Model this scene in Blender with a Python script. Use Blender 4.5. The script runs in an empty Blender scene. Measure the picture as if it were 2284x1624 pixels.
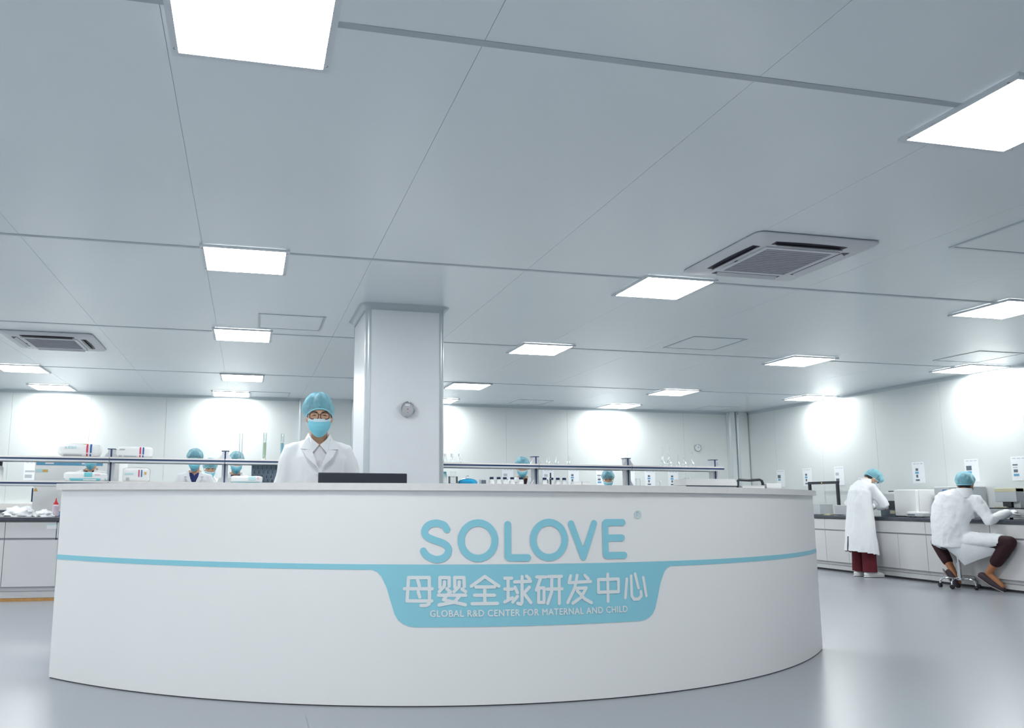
import bpy, bmesh, math, random
from math import sin, cos, pi, radians, sqrt, exp
from mathutils import Vector, Matrix, noise
from mathutils.bvhtree import BVHTree

random.seed(11)
SC = bpy.context.scene
COL = SC.collection

# ------------------------------------------------------------------ camera
YAW, PITCH, ROLL = 0.208716, 0.144368, 0.005534
FPX, PPX, PPY, IW = 1748.32, -212.85, 52.57, 2284.0
fwd = Vector((sin(YAW) * cos(PITCH), cos(YAW) * cos(PITCH), sin(PITCH)))
rgt = Vector((cos(YAW), -sin(YAW), 0))
upv = rgt.cross(fwd)
r2 = rgt * cos(ROLL) + upv * sin(ROLL)
u2 = upv * cos(ROLL) - rgt * sin(ROLL)
cam = bpy.data.cameras.new('camera')
cam.sensor_fit = 'HORIZONTAL'; cam.sensor_width = 36.0
cam.lens = FPX / IW * 36.0
cam.shift_x = -PPX / IW; cam.shift_y = PPY / IW
cam.clip_start = 0.05; cam.clip_end = 100
camo = bpy.data.objects.new('camera', cam); COL.objects.link(camo)
mw = Matrix.Identity(4)
for i in range(3):
    mw[i][0] = r2[i]; mw[i][1] = u2[i]; mw[i][2] = -fwd[i]
mw[2][3] = 1.0
camo.matrix_world = mw
SC.camera = camo

# ------------------------------------------------------------------ world, exposure
w = bpy.data.worlds.new('world'); SC.world = w; w.use_nodes = True
w.node_tree.nodes['Background'].inputs[0].default_value = (0.75, 0.85, 0.95, 1)
w.node_tree.nodes['Background'].inputs[1].default_value = 0.15
SC.view_settings.view_transform = 'Standard'
SC.view_settings.look = 'None'
SC.view_settings.exposure = 0.0
SC.view_settings.gamma = 1.0
SC.view_settings.use_curve_mapping = False
PANEL_POWER = 29.6
try:
    SC.cycles.max_bounces = 5; SC.cycles.diffuse_bounces = 4; SC.cycles.glossy_bounces = 2
    SC.cycles.transmission_bounces = 6; SC.cycles.transparent_max_bounces = 12
    SC.cycles.use_denoising = True; SC.cycles.caustics_reflective = False
    SC.cycles.sample_clamp_indirect = 8.0
    SC.cycles.adaptive_threshold = 0.04; SC.cycles.use_light_tree = False
except Exception:
    pass

# ------------------------------------------------------------------ materials
MATS = {}
def M(name, rgb, rough=0.5, metal=0.0, spec=0.5, var=0.03, scale=6.0, bump=0.0, bscale=40.0,
      alpha=1.0, trans=0.0, emit=None, estr=0.0, coat=0.0):
    m = bpy.data.materials.new(name); m.use_nodes = True
    nt = m.node_tree; b = nt.nodes['Principled BSDF']
    b.inputs['Roughness'].default_value = rough
    b.inputs['Metallic'].default_value = metal
    b.inputs['Specular IOR Level'].default_value = spec
    b.inputs['Alpha'].default_value = alpha
    b.inputs['Transmission Weight'].default_value = trans
    b.inputs['Coat Weight'].default_value = coat
    tc = nt.nodes.new('ShaderNodeTexCoord')
    n = nt.nodes.new('ShaderNodeTexNoise'); n.inputs['Scale'].default_value = scale
    n.inputs['Detail'].default_value = 1
    nt.links.new(tc.outputs['Object'], n.inputs['Vector'])
    r = nt.nodes.new('ShaderNodeValToRGB')
    r.color_ramp.elements[0].position = 0.3; r.color_ramp.elements[1].position = 0.7
    r.color_ramp.elements[0].color = tuple(max(0, c * (1 - var)) for c in rgb) + (1,)
    r.color_ramp.elements[1].color = tuple(min(1, c * (1 + var)) for c in rgb) + (1,)
    nt.links.new(n.outputs['Fac'], r.inputs['Fac'])
    nt.links.new(r.outputs['Color'], b.inputs['Base Color'])
    if bump:
        n2 = nt.nodes.new('ShaderNodeTexNoise'); n2.inputs['Scale'].default_value = bscale
        n2.inputs['Detail'].default_value = 4
        nt.links.new(tc.outputs['Object'], n2.inputs['Vector'])
        bp = nt.nodes.new('ShaderNodeBump'); bp.inputs['Strength'].default_value = bump
        bp.inputs['Distance'].default_value = 0.01
        nt.links.new(n2.outputs['Fac'], bp.inputs['Height'])
        nt.links.new(bp.outputs['Normal'], b.inputs['Normal'])
    if emit:
        b.inputs['Emission Color'].default_value = tuple(emit) + (1,)
        b.inputs['Emission Strength'].default_value = estr
    MATS[name] = m
    return m

def s2l(r, g, b):
    f = lambda c: (c / 255 / 12.92) if c / 255 <= 0.04045 else ((c / 255 + 0.055) / 1.055) ** 2.4
    return (f(r), f(g), f(b))

M('ceiling', (0.79, 0.845, 0.87), rough=0.24, spec=0.6, var=0.012, scale=0.7)
M('ceiling_joint', (0.43, 0.48, 0.515), rough=0.5)
M('wall', (0.655, 0.695, 0.695), rough=0.34, spec=0.5, var=0.01, scale=0.8)
M('wall_joint', (0.50, 0.55, 0.57), rough=0.5)
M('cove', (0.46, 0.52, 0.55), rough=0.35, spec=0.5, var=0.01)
M('column', (0.78, 0.81, 0.845), rough=0.3, var=0.01)
M('alu_trim', (0.50, 0.55, 0.58), rough=0.28, metal=0.25, var=0.01)
M('lamp_frame', (0.66, 0.70, 0.74), rough=0.4, var=0.01)
M('lamp_diffuser', (0.9, 0.9, 0.9), rough=0.6, var=0.0, emit=(0.985, 1.0, 0.995), estr=PANEL_POWER)
M('ac_white', (0.62, 0.64, 0.67), rough=0.4, var=0.01)
M('ac_grille', (0.36, 0.37, 0.41), rough=0.6, var=0.06, scale=14)
M('ac_dark', (0.03, 0.03, 0.045), rough=0.5)
M('floor_joint', (0.25, 0.28, 0.31), rough=0.4)
M('desk_white', (0.90, 0.905, 0.91), rough=0.34, spec=0.4, var=0.008, scale=1.2)
M('desk_top', (0.80, 0.79, 0.79), rough=0.35, var=0.02, scale=30)
M('logo_teal', s2l(146, 212, 229), rough=0.4, var=0.015, scale=2)
M('logo_letter', s2l(146, 213, 230), rough=0.4, var=0.01, scale=2)
M('logo_pale', s2l(234, 239, 242), rough=0.4, var=0.01)
M('reg_mark', s2l(190, 222, 231), rough=0.4, var=0.01)
M('gap_dark', (0.06, 0.06, 0.07), rough=0.7)
M('monitor_black', (0.022, 0.028, 0.042), rough=0.42, var=0.05)
M('cab_grey', (0.66, 0.66, 0.67), rough=0.4, var=0.012, scale=2)
M('cab_side', (0.50, 0.505, 0.52), rough=0.45, var=0.012)
M('cab_groove', (0.30, 0.31, 0.33), rough=0.5)
M('plinth', (0.60, 0.61, 0.62), rough=0.4)
M('wood_strip', s2l(196, 146, 84), rough=0.5, var=0.12, scale=30)
M('worktop', (0.055, 0.065, 0.085), rough=0.22, spec=0.6, var=0.1, scale=40)
M('shelf_cream', (0.80, 0.77, 0.74), rough=0.35)
M('shelf_navy', s2l(38, 62, 100), rough=0.35)
M('shelf_alu', (0.62, 0.65, 0.68), rough=0.3, metal=0.3)
M('post_alu', (0.60, 0.62, 0.66), rough=0.3, metal=0.3)
M('glass', (0.95, 0.98, 0.98), rough=0.03, var=0.0, alpha=0.22, spec=0.9)
M('liquid_green', s2l(214, 245, 196), rough=0.2, var=0.0, alpha=0.7)
M('liquid_blue', s2l(140, 222, 245), rough=0.2, var=0.0, alpha=0.8)
M('pack_white', (0.84, 0.86, 0.87), rough=0.25, var=0.01, bump=0.15, bscale=18)
M('pack_teal', s2l(118, 200, 210), rough=0.3)
M('pack_cyan_print', s2l(190, 226, 230), rough=0.35)
M('print_pink', s2l(236, 196, 206), rough=0.5)
M('print_grey', s2l(178, 184, 190), rough=0.5)
M('print_dark', s2l(90, 104, 116), rough=0.6)
M('print_blue', s2l(96, 160, 196), rough=0.6)
M('stripe_red', s2l(214, 42, 88), rough=0.35)
M('stripe_blue', s2l(34, 96, 160), rough=0.35)
M('gold_print', s2l(226, 178, 92), rough=0.4)
M('paper', (0.80, 0.83, 0.86), rough=0.6, var=0.01)
M('plastic_white', (0.89, 0.90, 0.90), rough=0.35, var=0.01)
M('plastic_grey', (0.50, 0.53, 0.55), rough=0.4, var=0.02)
M('plastic_dark', (0.02, 0.025, 0.035), rough=0.4)
M('plastic_silver', (0.55, 0.57, 0.58), rough=0.32, metal=0.3)
M('cap_navy', s2l(26, 50, 92), rough=0.4)
M('bottle_white', (0.80, 0.83, 0.85), rough=0.3, var=0.02)
M('blue_pot', s2l(40, 165, 215), rough=0.15, coat=0.6)
M('peg_board', s2l(138, 160, 176), rough=0.4)
M('peg', s2l(96, 122, 142), rough=0.4)
M('chrome', (0.75, 0.77, 0.8), rough=0.08, metal=1.0, var=0.0)
M('rubber', (0.015, 0.015, 0.018), rough=0.5)
M('screen_blue', s2l(96, 180, 220), rough=0.3, emit=s2l(110, 200, 240), estr=0.5, var=0.0)
M('led_red', (0.9, 0.2, 0.15), rough=0.3, emit=(1.0, 0.25, 0.18), estr=1.6, var=0.0)
M('beige', s2l(205, 200, 168), rough=0.4)
M('red_tip', s2l(200, 24, 44), rough=0.35)
M('pink_bottle', s2l(205, 190, 205), rough=0.25)
M('bag_film', (0.85, 0.88, 0.90), rough=0.2, bump=0.4, bscale=30)
M('coat', (0.86, 0.885, 0.91), rough=0.75, spec=0.25, var=0.015, scale=8, bump=0.10, bscale=60)
M('shirt', (0.86, 0.87, 0.90), rough=0.7, spec=0.25, var=0.01)
M('skin', s2l(214, 170, 140), rough=0.5, spec=0.35, var=0.05, scale=20)
M('skin_tan', s2l(176, 120, 84), rough=0.5, spec=0.35, var=0.05, scale=20)
M('hair', (0.012, 0.013, 0.016), rough=0.5)
M('cap_blue', s2l(152, 222, 240), rough=0.65, var=0.10, scale=24, alpha=0.56, bump=0.8, bscale=38)
M('cap_band', s2l(150, 220, 238), rough=0.6)
M('mask_blue', s2l(134, 210, 229), rough=0.7, spec=0.2, var=0.02)
M('mask_white', s2l(206, 228, 238), rough=0.7, spec=0.2)
M('spectacle', s2l(58, 30, 36), rough=0.25)
M('eye_dark', (0.03, 0.02, 0.02), rough=0.3)
M('brow', (0.05, 0.035, 0.03), rough=0.7)
M('lip_skin', s2l(196, 148, 122), rough=0.5)
M('maroon', s2l(92, 14, 30), rough=0.8, var=0.06)
M('maroon_dark', s2l(46, 16, 24), rough=0.85, var=0.06)
M('navy_cloth', s2l(40, 52, 110), rough=0.8)
M('shoe_white', (0.80, 0.80, 0.81), rough=0.6)
M('shoe_dark', s2l(58, 44, 56), rough=0.7)
M('sole', s2l(170, 164, 160), rough=0.7)
M('glove', (0.82, 0.82, 0.84), rough=0.6)

# clear glass: mostly transparent with a glossy rim
def glass_nodes(m, tint, facing=0.55):
    nt = m.node_tree; nt.nodes.clear()
    o = nt.nodes.new('ShaderNodeOutputMaterial'); mix = nt.nodes.new('ShaderNodeMixShader')
    t = nt.nodes.new('ShaderNodeBsdfTransparent'); t.inputs[0].default_value = tint + (1,)
    g = nt.nodes.new('ShaderNodeBsdfGlossy'); g.inputs['Roughness'].default_value = 0.05
    g.inputs[0].default_value = (0.95, 0.98, 1, 1)
    lw = nt.nodes.new('ShaderNodeLayerWeight'); lw.inputs['Blend'].default_value = facing
    nt.links.new(lw.outputs['Facing'], mix.inputs['Fac'])
    nt.links.new(t.outputs[0], mix.inputs[1]); nt.links.new(g.outputs[0], mix.inputs[2])
    nt.links.new(mix.outputs[0], o.inputs['Surface'])
glass_nodes(MATS['glass'], (0.97, 0.985, 0.985), 0.46)

# floor: poured resin, glossy, with soft mottling
def floor_material():
    m = M('floor', (0.325, 0.35, 0.385), rough=0.27, spec=0.4, var=0.0, scale=0.9)
floor_material()

# ------------------------------------------------------------------ geometry helpers
class G:
    def __init__(s): s.v = []; s.f = []
    def add(s, vs, fs):
        o = len(s.v); s.v += [tuple(p) for p in vs]; s.f += [tuple(i + o for i in q) for q in fs]; return s
    def box(s, x0, x1, y0, y1, z0, z1):
        return s.add([(x0,y0,z0),(x1,y0,z0),(x1,y1,z0),(x0,y1,z0),(x0,y0,z1),(x1,y0,z1),(x1,y1,z1),(x0,y1,z1)],
                     [(0,3,2,1),(4,5,6,7),(0,1,5,4),(1,2,6,5),(2,3,7,6),(3,0,4,7)])
    def cbox(s, x0, x1, y0, y1, z0, z1, c=0.004):
        bm = bmesh.new()
        bmesh.ops.create_cube(bm, size=1)
        for v in bm.verts:
            v.co = ((x0+x1)/2 + v.co.x*(x1-x0), (y0+y1)/2 + v.co.y*(y1-y0), (z0+z1)/2 + v.co.z*(z1-z0))
        bmesh.ops.bevel(bm, geom=list(bm.edges), offset=c, segments=2, affect='EDGES', profile=0.6)
        return s.bm(bm)
    def bm(s, bm):
        bm.verts.index_update()
        s.add([v.co[:] for v in bm.verts], [[v.index for v in f.verts] for f in bm.faces]); bm.free(); return s
    def prism(s, poly, a, b, axis='z'):
        def P(u, v, t): return (u, v, t) if axis == 'z' else (u, t, v) if axis == 'y' else (t, u, v)
        n = len(poly)
        vs = [P(u, v, a) for u, v in poly] + [P(u, v, b) for u, v in poly]
        fs = [tuple(range(n - 1, -1, -1)), tuple(range(n, 2*n))] + [(i, (i+1) % n, n + (i+1) % n, n + i) for i in range(n)]
        return s.add(vs, fs)
    def loft(s, rings, caps=True, closed=True):
        n = len(rings[0]); vs = [p for r in rings for p in r]; fs = []
        for k in range(len(rings) - 1):
            for i in range(n if closed else n - 1):
                j = (i + 1) % n
                fs.append((k*n+i, k*n+j, (k+1)*n+j, (k+1)*n+i))
        if caps and closed:
            fs.append(tuple(range(n - 1, -1, -1))); fs.append(tuple((len(rings)-1)*n + i for i in range(n)))
        return s.add(vs, fs)
    def tube(s, pts, r, n=10, right=None, caps=True, round_ends=False):
        pts = [Vector(p) for p in pts]
        rs = r if isinstance(r, (list, tuple)) else [r] * len(pts)
        rs = [q if isinstance(q, (list, tuple)) else (q, q) for q in rs]
        if round_ends:
            t0 = (pts[0] - pts[1]).normalized(); t1 = (pts[-1] - pts[-2]).normalized()
            a0, a1 = max(rs[0]), max(rs[-1])
            pre = [(pts[0] + t0*a0*h, (rs[0][0]*k, rs[0][1]*k)) for h, k in ((.95, .3), (.7, .71), (.35, .93))]
            post = [(pts[-1] + t1*a1*h, (rs[-1][0]*k, rs[-1][1]*k)) for h, k in ((.35, .93), (.7, .71), (.95, .3))]
            pts = [p for p, _ in pre] + pts + [p for p, _ in post]
            rs = [q for _, q in pre] + rs + [q for _, q in post]
        rings = []; prev = None
        for i, p in enumerate(pts):
            t = (pts[min(i+1, len(pts)-1)] - pts[max(i-1, 0)]).normalized()
            if right is not None: a = Vector(right)
            elif prev is not None: a = prev
            else: a = Vector((1, 0, 0)) if abs(t.x) < .8 else Vector((0, 1, 0))
            a = (a - t * a.dot(t)).normalized(); prev = a
            b = t.cross(a)
            rings.append([p + a*rs[i][0]*cos(2*pi*k/n) + b*rs[i][1]*sin(2*pi*k/n) for k in range(n)])
        return s.loft(rings, caps)
    def lathe(s, prof, n=16, c=(0, 0, 0), caps=True):
        rings = [[(c[0] + r*cos(2*pi*k/n), c[1] + r*sin(2*pi*k/n), c[2] + z) for k in range(n)] for r, z in prof]
        return s.loft(rings, caps)
    def ell(s, c, r, n=16, m=10, fn=None):
        rings = []
        for j in range(m + 1):
            e = -pi/2 + pi*j/m; e = max(-pi/2 + .02, min(pi/2 - .02, e))
            ring = []
            for k in range(n):
                a = 2*pi*k/n; d = (cos(e)*cos(a), cos(e)*sin(a), sin(e))
                p = Vector((d[0]*r[0], d[1]*r[1], d[2]*r[2]))
                if fn: p = fn(p, d)
                ring.append((c[0]+p[0], c[1]+p[1], c[2]+p[2]))
            rings.append(ring)
        return s.loft(rings, True)
    def sheet(s, rows, th=0.0):
        n = len(rows[0]); m = len(rows)
        vs = [Vector(p) for r in rows for p in r]
        fs = [(j*n+i, j*n+i+1, (j+1)*n+i+1, (j+1)*n+i) for j in range(m-1) for i in range(n-1)]
        if th == 0: return s.add(vs, fs)
        nor = [Vector((0, 0, 0)) for _ in vs]
        for q in fs:
            nn = (vs[q[1]]-vs[q[0]]).cross(vs[q[3]]-vs[q[0]])
            for i in q: nor[i] += nn
        back = [v - nn.normalized()*th if nn.length > 0 else v for v, nn in zip(vs, nor)]
        k = len(vs)
        fb = [tuple(i + k for i in reversed(q)) for q in fs]
        ed = [i for i in range(n)] + [j*n+n-1 for j in range(1, m)] + [(m-1)*n+i for i in range(n-2, -1, -1)] + [j*n for j in range(m-2, 0, -1)]
        fe = [(ed[(i+1) % len(ed)], ed[i], ed[i]+k, ed[(i+1) % len(ed)]+k) for i in range(len(ed))]
        return s.add(vs + back, fs + fb + fe)
    def xf(s, mat, start=0):
        for i in range(start, len(s.v)): s.v[i] = tuple(mat @ Vector(s.v[i]))
        return s
    def mesh(s, name='mesh'):
        me = bpy.data.meshes.new(name); me.from_pydata(s.v, [], s.f); me.update(); return me
    def build(s, name, mat, parent=None, smooth=False, loc=None, angle=35):
        me = s.mesh(name)
        return put(name, me, mat, parent, smooth, loc, angle)

def put(name, me, mat, parent=None, smooth=False, loc=None, angle=35):
    bmx = bmesh.new(); bmx.from_mesh(me); bmesh.ops.recalc_face_normals(bmx, faces=bmx.faces); bmx.to_mesh(me); bmx.free()
    o = bpy.data.objects.new(name, me); COL.objects.link(o)
    me.materials.clear(); me.materials.append(MATS[mat])
    if smooth:
        for p in me.polygons: p.use_smooth = True
        try: me.set_sharp_from_angle(angle=radians(angle))
        except Exception: pass
    if parent is not None: o.parent = parent
    if loc is not None: o.location = loc
    return o

def tag(o, label=None, cat=None, group=None, kind=None):
    if label: o['label'] = label
    if cat: o['category'] = cat
    if group: o['group'] = group
    if kind: o['kind'] = kind
    return o

def thing(name, label, cat, loc=(0, 0, 0), rotz=0.0, group=None):
    o = bpy.data.objects.new(name, None); COL.objects.link(o)
    o.empty_display_size = 0.1
    o.location = loc; o.rotation_euler = (0, 0, rotz)
    return tag(o, label, cat, group)

def share(src, name=None, parent=None, loc=None):
    c = src.copy(); COL.objects.link(c)
    if name: c.name = name
    if parent is not None: c.parent = parent
    if loc is not None: c.location = loc
    return c

def copy_tree(o, parent=None):
    c = o.copy(); COL.objects.link(c); c.parent = parent
    for ch in list(o.children): copy_tree(ch, c)
    return c

def struct(o): o['kind'] = 'structure'; return o

def voxel(g, size, smooth=4, name='body'):
    me = g.mesh(name)
    o = bpy.data.objects.new('tmp', me); COL.objects.link(o)
    r = o.modifiers.new('r', 'REMESH'); r.mode = 'VOXEL'; r.voxel_size = size
    if smooth:
        sm = o.modifiers.new('s', 'SMOOTH'); sm.iterations = smooth; sm.factor = 0.5
    dg = bpy.context.evaluated_depsgraph_get(); dg.update()
    out = bpy.data.meshes.new_from_object(o.evaluated_get(dg))
    bpy.data.objects.remove(o); bpy.data.meshes.remove(me)
    out.name = name
    return out

# ------------------------------------------------------------------ the room
X0, X1, Y0, Y1, ZC = -7.0, 9.37, -4.2, 13.5, 2.74

fl = struct(G().box(X0, X1, Y0, Y1, -0.1, 0.0).build('floor', 'floor'))
for (xa, ya, xb, yb) in ((0.30, -4, 0.30, 3.9), (1.9, 3.35, 2.6, 2.0)):
    g = G(); d = Vector((xb-xa, yb-ya, 0)).normalized(); nrm = Vector((-d.y, d.x, 0))*0.0015
    a, b = Vector((xa, ya, 0.0006)), Vector((xb, yb, 0.0006))
    g.add([a-nrm, b-nrm, b+nrm, a+nrm], [(0, 1, 2, 3)]); g.build('floor_joint', 'floor_joint', fl)

# ceiling: a backing slab with panels, thin joints along the room and flat cover strips across it
ce = struct(G().box(X0, X1, Y0, Y1, ZC+0.003, ZC+0.12).build('ceiling', 'ceiling_joint'))
xs = [X0, -6.27, -5.09, -3.91, -2.73, -1.55, -0.37, 0.82, 2.0, 3.19, 4.37, 5.55, 6.73, 7.91, X1]
ys = [Y0, -2.89, -0.11, 2.67, 5.45, 8.24, 11.02, Y1]
for i in range(len(xs)-1):
    for j in range(len(ys)-1):
        G().box(xs[i]+.0012, xs[i+1]-.0012, ys[j]+.004, ys[j+1]-.004, ZC, ZC+.014).build('ceiling_panel', 'ceiling', ce)
for y in ys[1:-1]:
    G().box(X0, X1, y-.018, y+.018, ZC-.0025, ZC+.004).build('cover_strip', 'ceiling_joint', ce)

def wall(name, horiz, pos, a, b, outward, seams):
    """wall slab with sandwich panels; horiz: runs along x at y=pos, else along y at x=pos"""
    s = outward
    def bx(g, u0, u1, d0, d1, z0, z1):
        lo, hi = sorted((pos + s*d0, pos + s*d1))
        return g.box(u0, u1, lo, hi, z0, z1) if horiz else g.box(lo, hi, u0, u1, z0, z1)
    wl = struct(bx(G(), a, b, 0.006, 0.12, 0, ZC+.1).build(name, 'wall_joint'))
    cuts = [a] + [q for q in seams if a < q < b] + [b]
    for u0, u1 in zip(cuts, cuts[1:]):
        bx(G(), u0+.0015, u1-.0015, 0.0, 0.008, 0, ZC+.05).build('wall_panel', 'wall', wl)
    return wl
wall('wall_back', True, Y1, X0, X1, 1, [-6.1 + 1.18*i for i in range(14)])
wall('wall_right', False, X1, Y0, Y1, 1, [-3.9 + 1.18*i for i in range(16)])
wall('wall_left', False, X0, Y0, Y1, -1, [-3.9 + 1.18*i for i in range(16)])
wall('wall_front', True, Y0, X0, X1, -1, [-6.1 + 1.18*i for i in range(14)])

def cove_profile(r, n=6):
    # quarter round hugging a corner (u = out of the wall, v = down from the ceiling)
    return [(0, 0), (r, 0)] + [(r - r*sin(t*pi/2/n), r - r*cos(t*pi/2/n)) for t in range(1, n)] + [(0, r)]
def cove_run(name, horiz, pos, sgn, a, b):
    g = G(); pr = cove_profile(0.05)
    for t0, t1 in ((a, b),):
        rings = []
        for t in (t0, t1):
            rings.append([((t, pos + sgn*u, ZC - v) if horiz else (pos + sgn*u, t, ZC - v)) for u, v in pr])
        g.loft(rings)
    return struct(g.build(name, 'cove', None, True))
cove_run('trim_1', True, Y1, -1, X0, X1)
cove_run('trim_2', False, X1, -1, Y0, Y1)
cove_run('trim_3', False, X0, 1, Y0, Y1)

# free-standing column, rounded corner profiles and a cove round its head
CX0, CX1, CY0, CY1 = 0.965, 1.676, 6.72, 7.55
R = 0.045
colm = struct(G().box(CX0+R, CX1-R, CY0, CY1, 0, ZC).box(CX0, CX1, CY0+R, CY1-R, 0, ZC).build('wall_column', 'column'))
for (x, y, a0) in ((CX0+R, CY0+R, pi), (CX1-R, CY0+R, 1.5*pi), (CX1-R, CY1-R, 0), (CX0+R, CY1-R, .5*pi)):
    g = G(); n = 8
    prof = [(x, y)] + [(x + (R+.003)*cos(a0 + k*pi/2/n), y + (R+.003)*sin(a0 + k*pi/2/n)) for k in range(n+1)]
    g.prism(prof, 0, ZC-.001); g.build('corner_trim', 'alu_trim', colm, True)
g = G(); rings = []
n = 8; r = 0.055
for k in range(n+1):
    t = k/n*pi/2; off = r - r*cos(t) ; zz = ZC - r + r*sin(t)
    off += .003; rr = R + off; ring = []
    for (x, y, a0) in ((CX0+R, CY0+R, pi), (CX1-R, CY0+R, 1.5*pi), (CX1-R, CY1-R, 0), (CX0+R, CY1-R, .5*pi)):
        for q in range(7): ring.append((x + rr*cos(a0 + q*pi/12), y + rr*sin(a0 + q*pi/12), zz))
    rings.append(ring)
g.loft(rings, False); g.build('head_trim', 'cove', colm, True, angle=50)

# shallow pilasters on the back wall and in the far corner
def pilaster(name, x0, x1, y0, r=0.03):
    p = struct(G().box(x0+r, x1-r, y0, Y1, 0, ZC).box(x0, x1, y0+r, Y1, 0, ZC).build(name, 'wall'))
    for x, a0 in ((x0+r, pi), (x1-r, 1.5*pi)):
        prof = [(x, y0+r)] + [(x + (r+.003)*cos(a0+k*pi/16), y0 + r + (r+.003)*sin(a0+k*pi/16)) for k in range(9)]
        G().prism(prof, 0, ZC-.05).build('corner_trim', 'alu_trim', p, True)
    return p
pilaster('wall_pilaster', 0.80, 1.72, Y1-.10)
pilaster('wall_pilaster.001', 8.97, 9.12, Y1-.10)
pilaster('wall_pilaster.002', 9.122, X1, Y1-.13, 0.03)

# ------------------------------------------------------------------ ceiling lights
def make_light():
    t = thing('ceiling_light', 'x', 'light')
    hw = 0.28; fw = 0.026
    g = G()
    o, i = hw+fw, hw
    for (x0, x1, y0, y1) in ((-o, o, -o, -i), (-o, o, i, o), (-o, -i, -i, i), (i, o, -i, i)):
        g.box(x0, x1, y0, y1, -0.014, 0.0)
    g.build('frame', 'lamp_frame', t)
    # diffuser: one flat sheet with clipped corners, seated in the frame
    c = .010
    poly = [(i-c, -i), (i, -i+c), (i, i-c), (i-c, i), (-i+c, i), (-i, i-c), (-i, -i+c), (-i+c, -i)]
    G().add([(x, y, -.0125) for x, y in reversed(poly)], [tuple(range(8))]).build('diffuser', 'lamp_diffuser', t)
    for x in (-1, 1):
        for y in (-1, 1):
            G().lathe([(.005, -.0165), (.005, -.013)], 8, (x*(hw+.013), y*(hw-.03), 0)).build('screw', 'cab_groove', t)
    return t
LIGHTS = [ # x, y, label (None = not in view)
 (-0.046, 2.684, 'lit square ceiling light nearest the camera, cut by the top edge'),
 (3.30, 2.697, 'large lit square ceiling light cut by the right edge, upper right'),
 (-0.082, 5.663, 'lit square ceiling light left of the column, second from the front'),
 (-0.118, 8.346, 'lit square ceiling light left of the column, third from the front'),
 (-0.142, 11.314, 'lit square ceiling light left of the column, fourth from the front'),
 (-0.333, 13.12, 'lit square ceiling light above the back wall, left of the column'),
 (3.244, 5.652, 'lit square ceiling light touching the large air conditioner'),
 (3.207, 8.335, 'lit square ceiling light right of the column, third row'),
 (3.185, 11.328, 'lit square ceiling light at the right edge of the column, fourth row'),
 (3.168, 13.12, 'lit square ceiling light half hidden behind the column'),
 (6.536, 11.205, 'lit square ceiling light in the fourth row, right of centre'),
 (6.523, 13.06, 'lit square ceiling light above the back wall, right of centre'),
 (6.579, 5.607, 'lit square ceiling light cut by the right edge beyond the large access panel'),
 (6.569, 8.31, 'lit square ceiling light in the third row, near the right wall'),
 (9.045, 8.288, 'lit square ceiling light against the right wall, nearer one'),
 (9.045, 11.238, 'lit square ceiling light against the right wall, farther one'),
 (-3.033, 11.222, 'lit square ceiling light cut by the left edge below the small air conditioner'),
 (-3.056, 13.05, 'lit square ceiling light above the back wall, farthest left'),
]
OFFVIEW = [(-3.03, 8.33), (-3.03, 5.65), (-3.03, 2.69), (-0.05, -0.3), (-3.03, -0.3), (-5.9, 2.69), (-5.9, 5.65), (-5.9, 8.33),
           (-5.9, 11.2), (-5.9, 13.05), (3.3, -0.3), (-5.9, -0.3), (-3.03, -2.9), (-0.05, -2.9), (-5.9, -2.9)]  # entries after the far-left run are unseen lights added to brighten the counter
L0 = make_light()
for k, (x, y, lab) in enumerate(LIGHTS + [(a, b, None) for a, b in OFFVIEW]):
    o = L0 if k == 0 else copy_tree(L0)
    o.location = (x, y, ZC - .003)
    o['label'] = lab or 'lit square ceiling light outside the photograph, from a set partly added for brightness'
    o['group'] = 'ceiling light panels' if lab else 'ceiling lights out of view'

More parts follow.
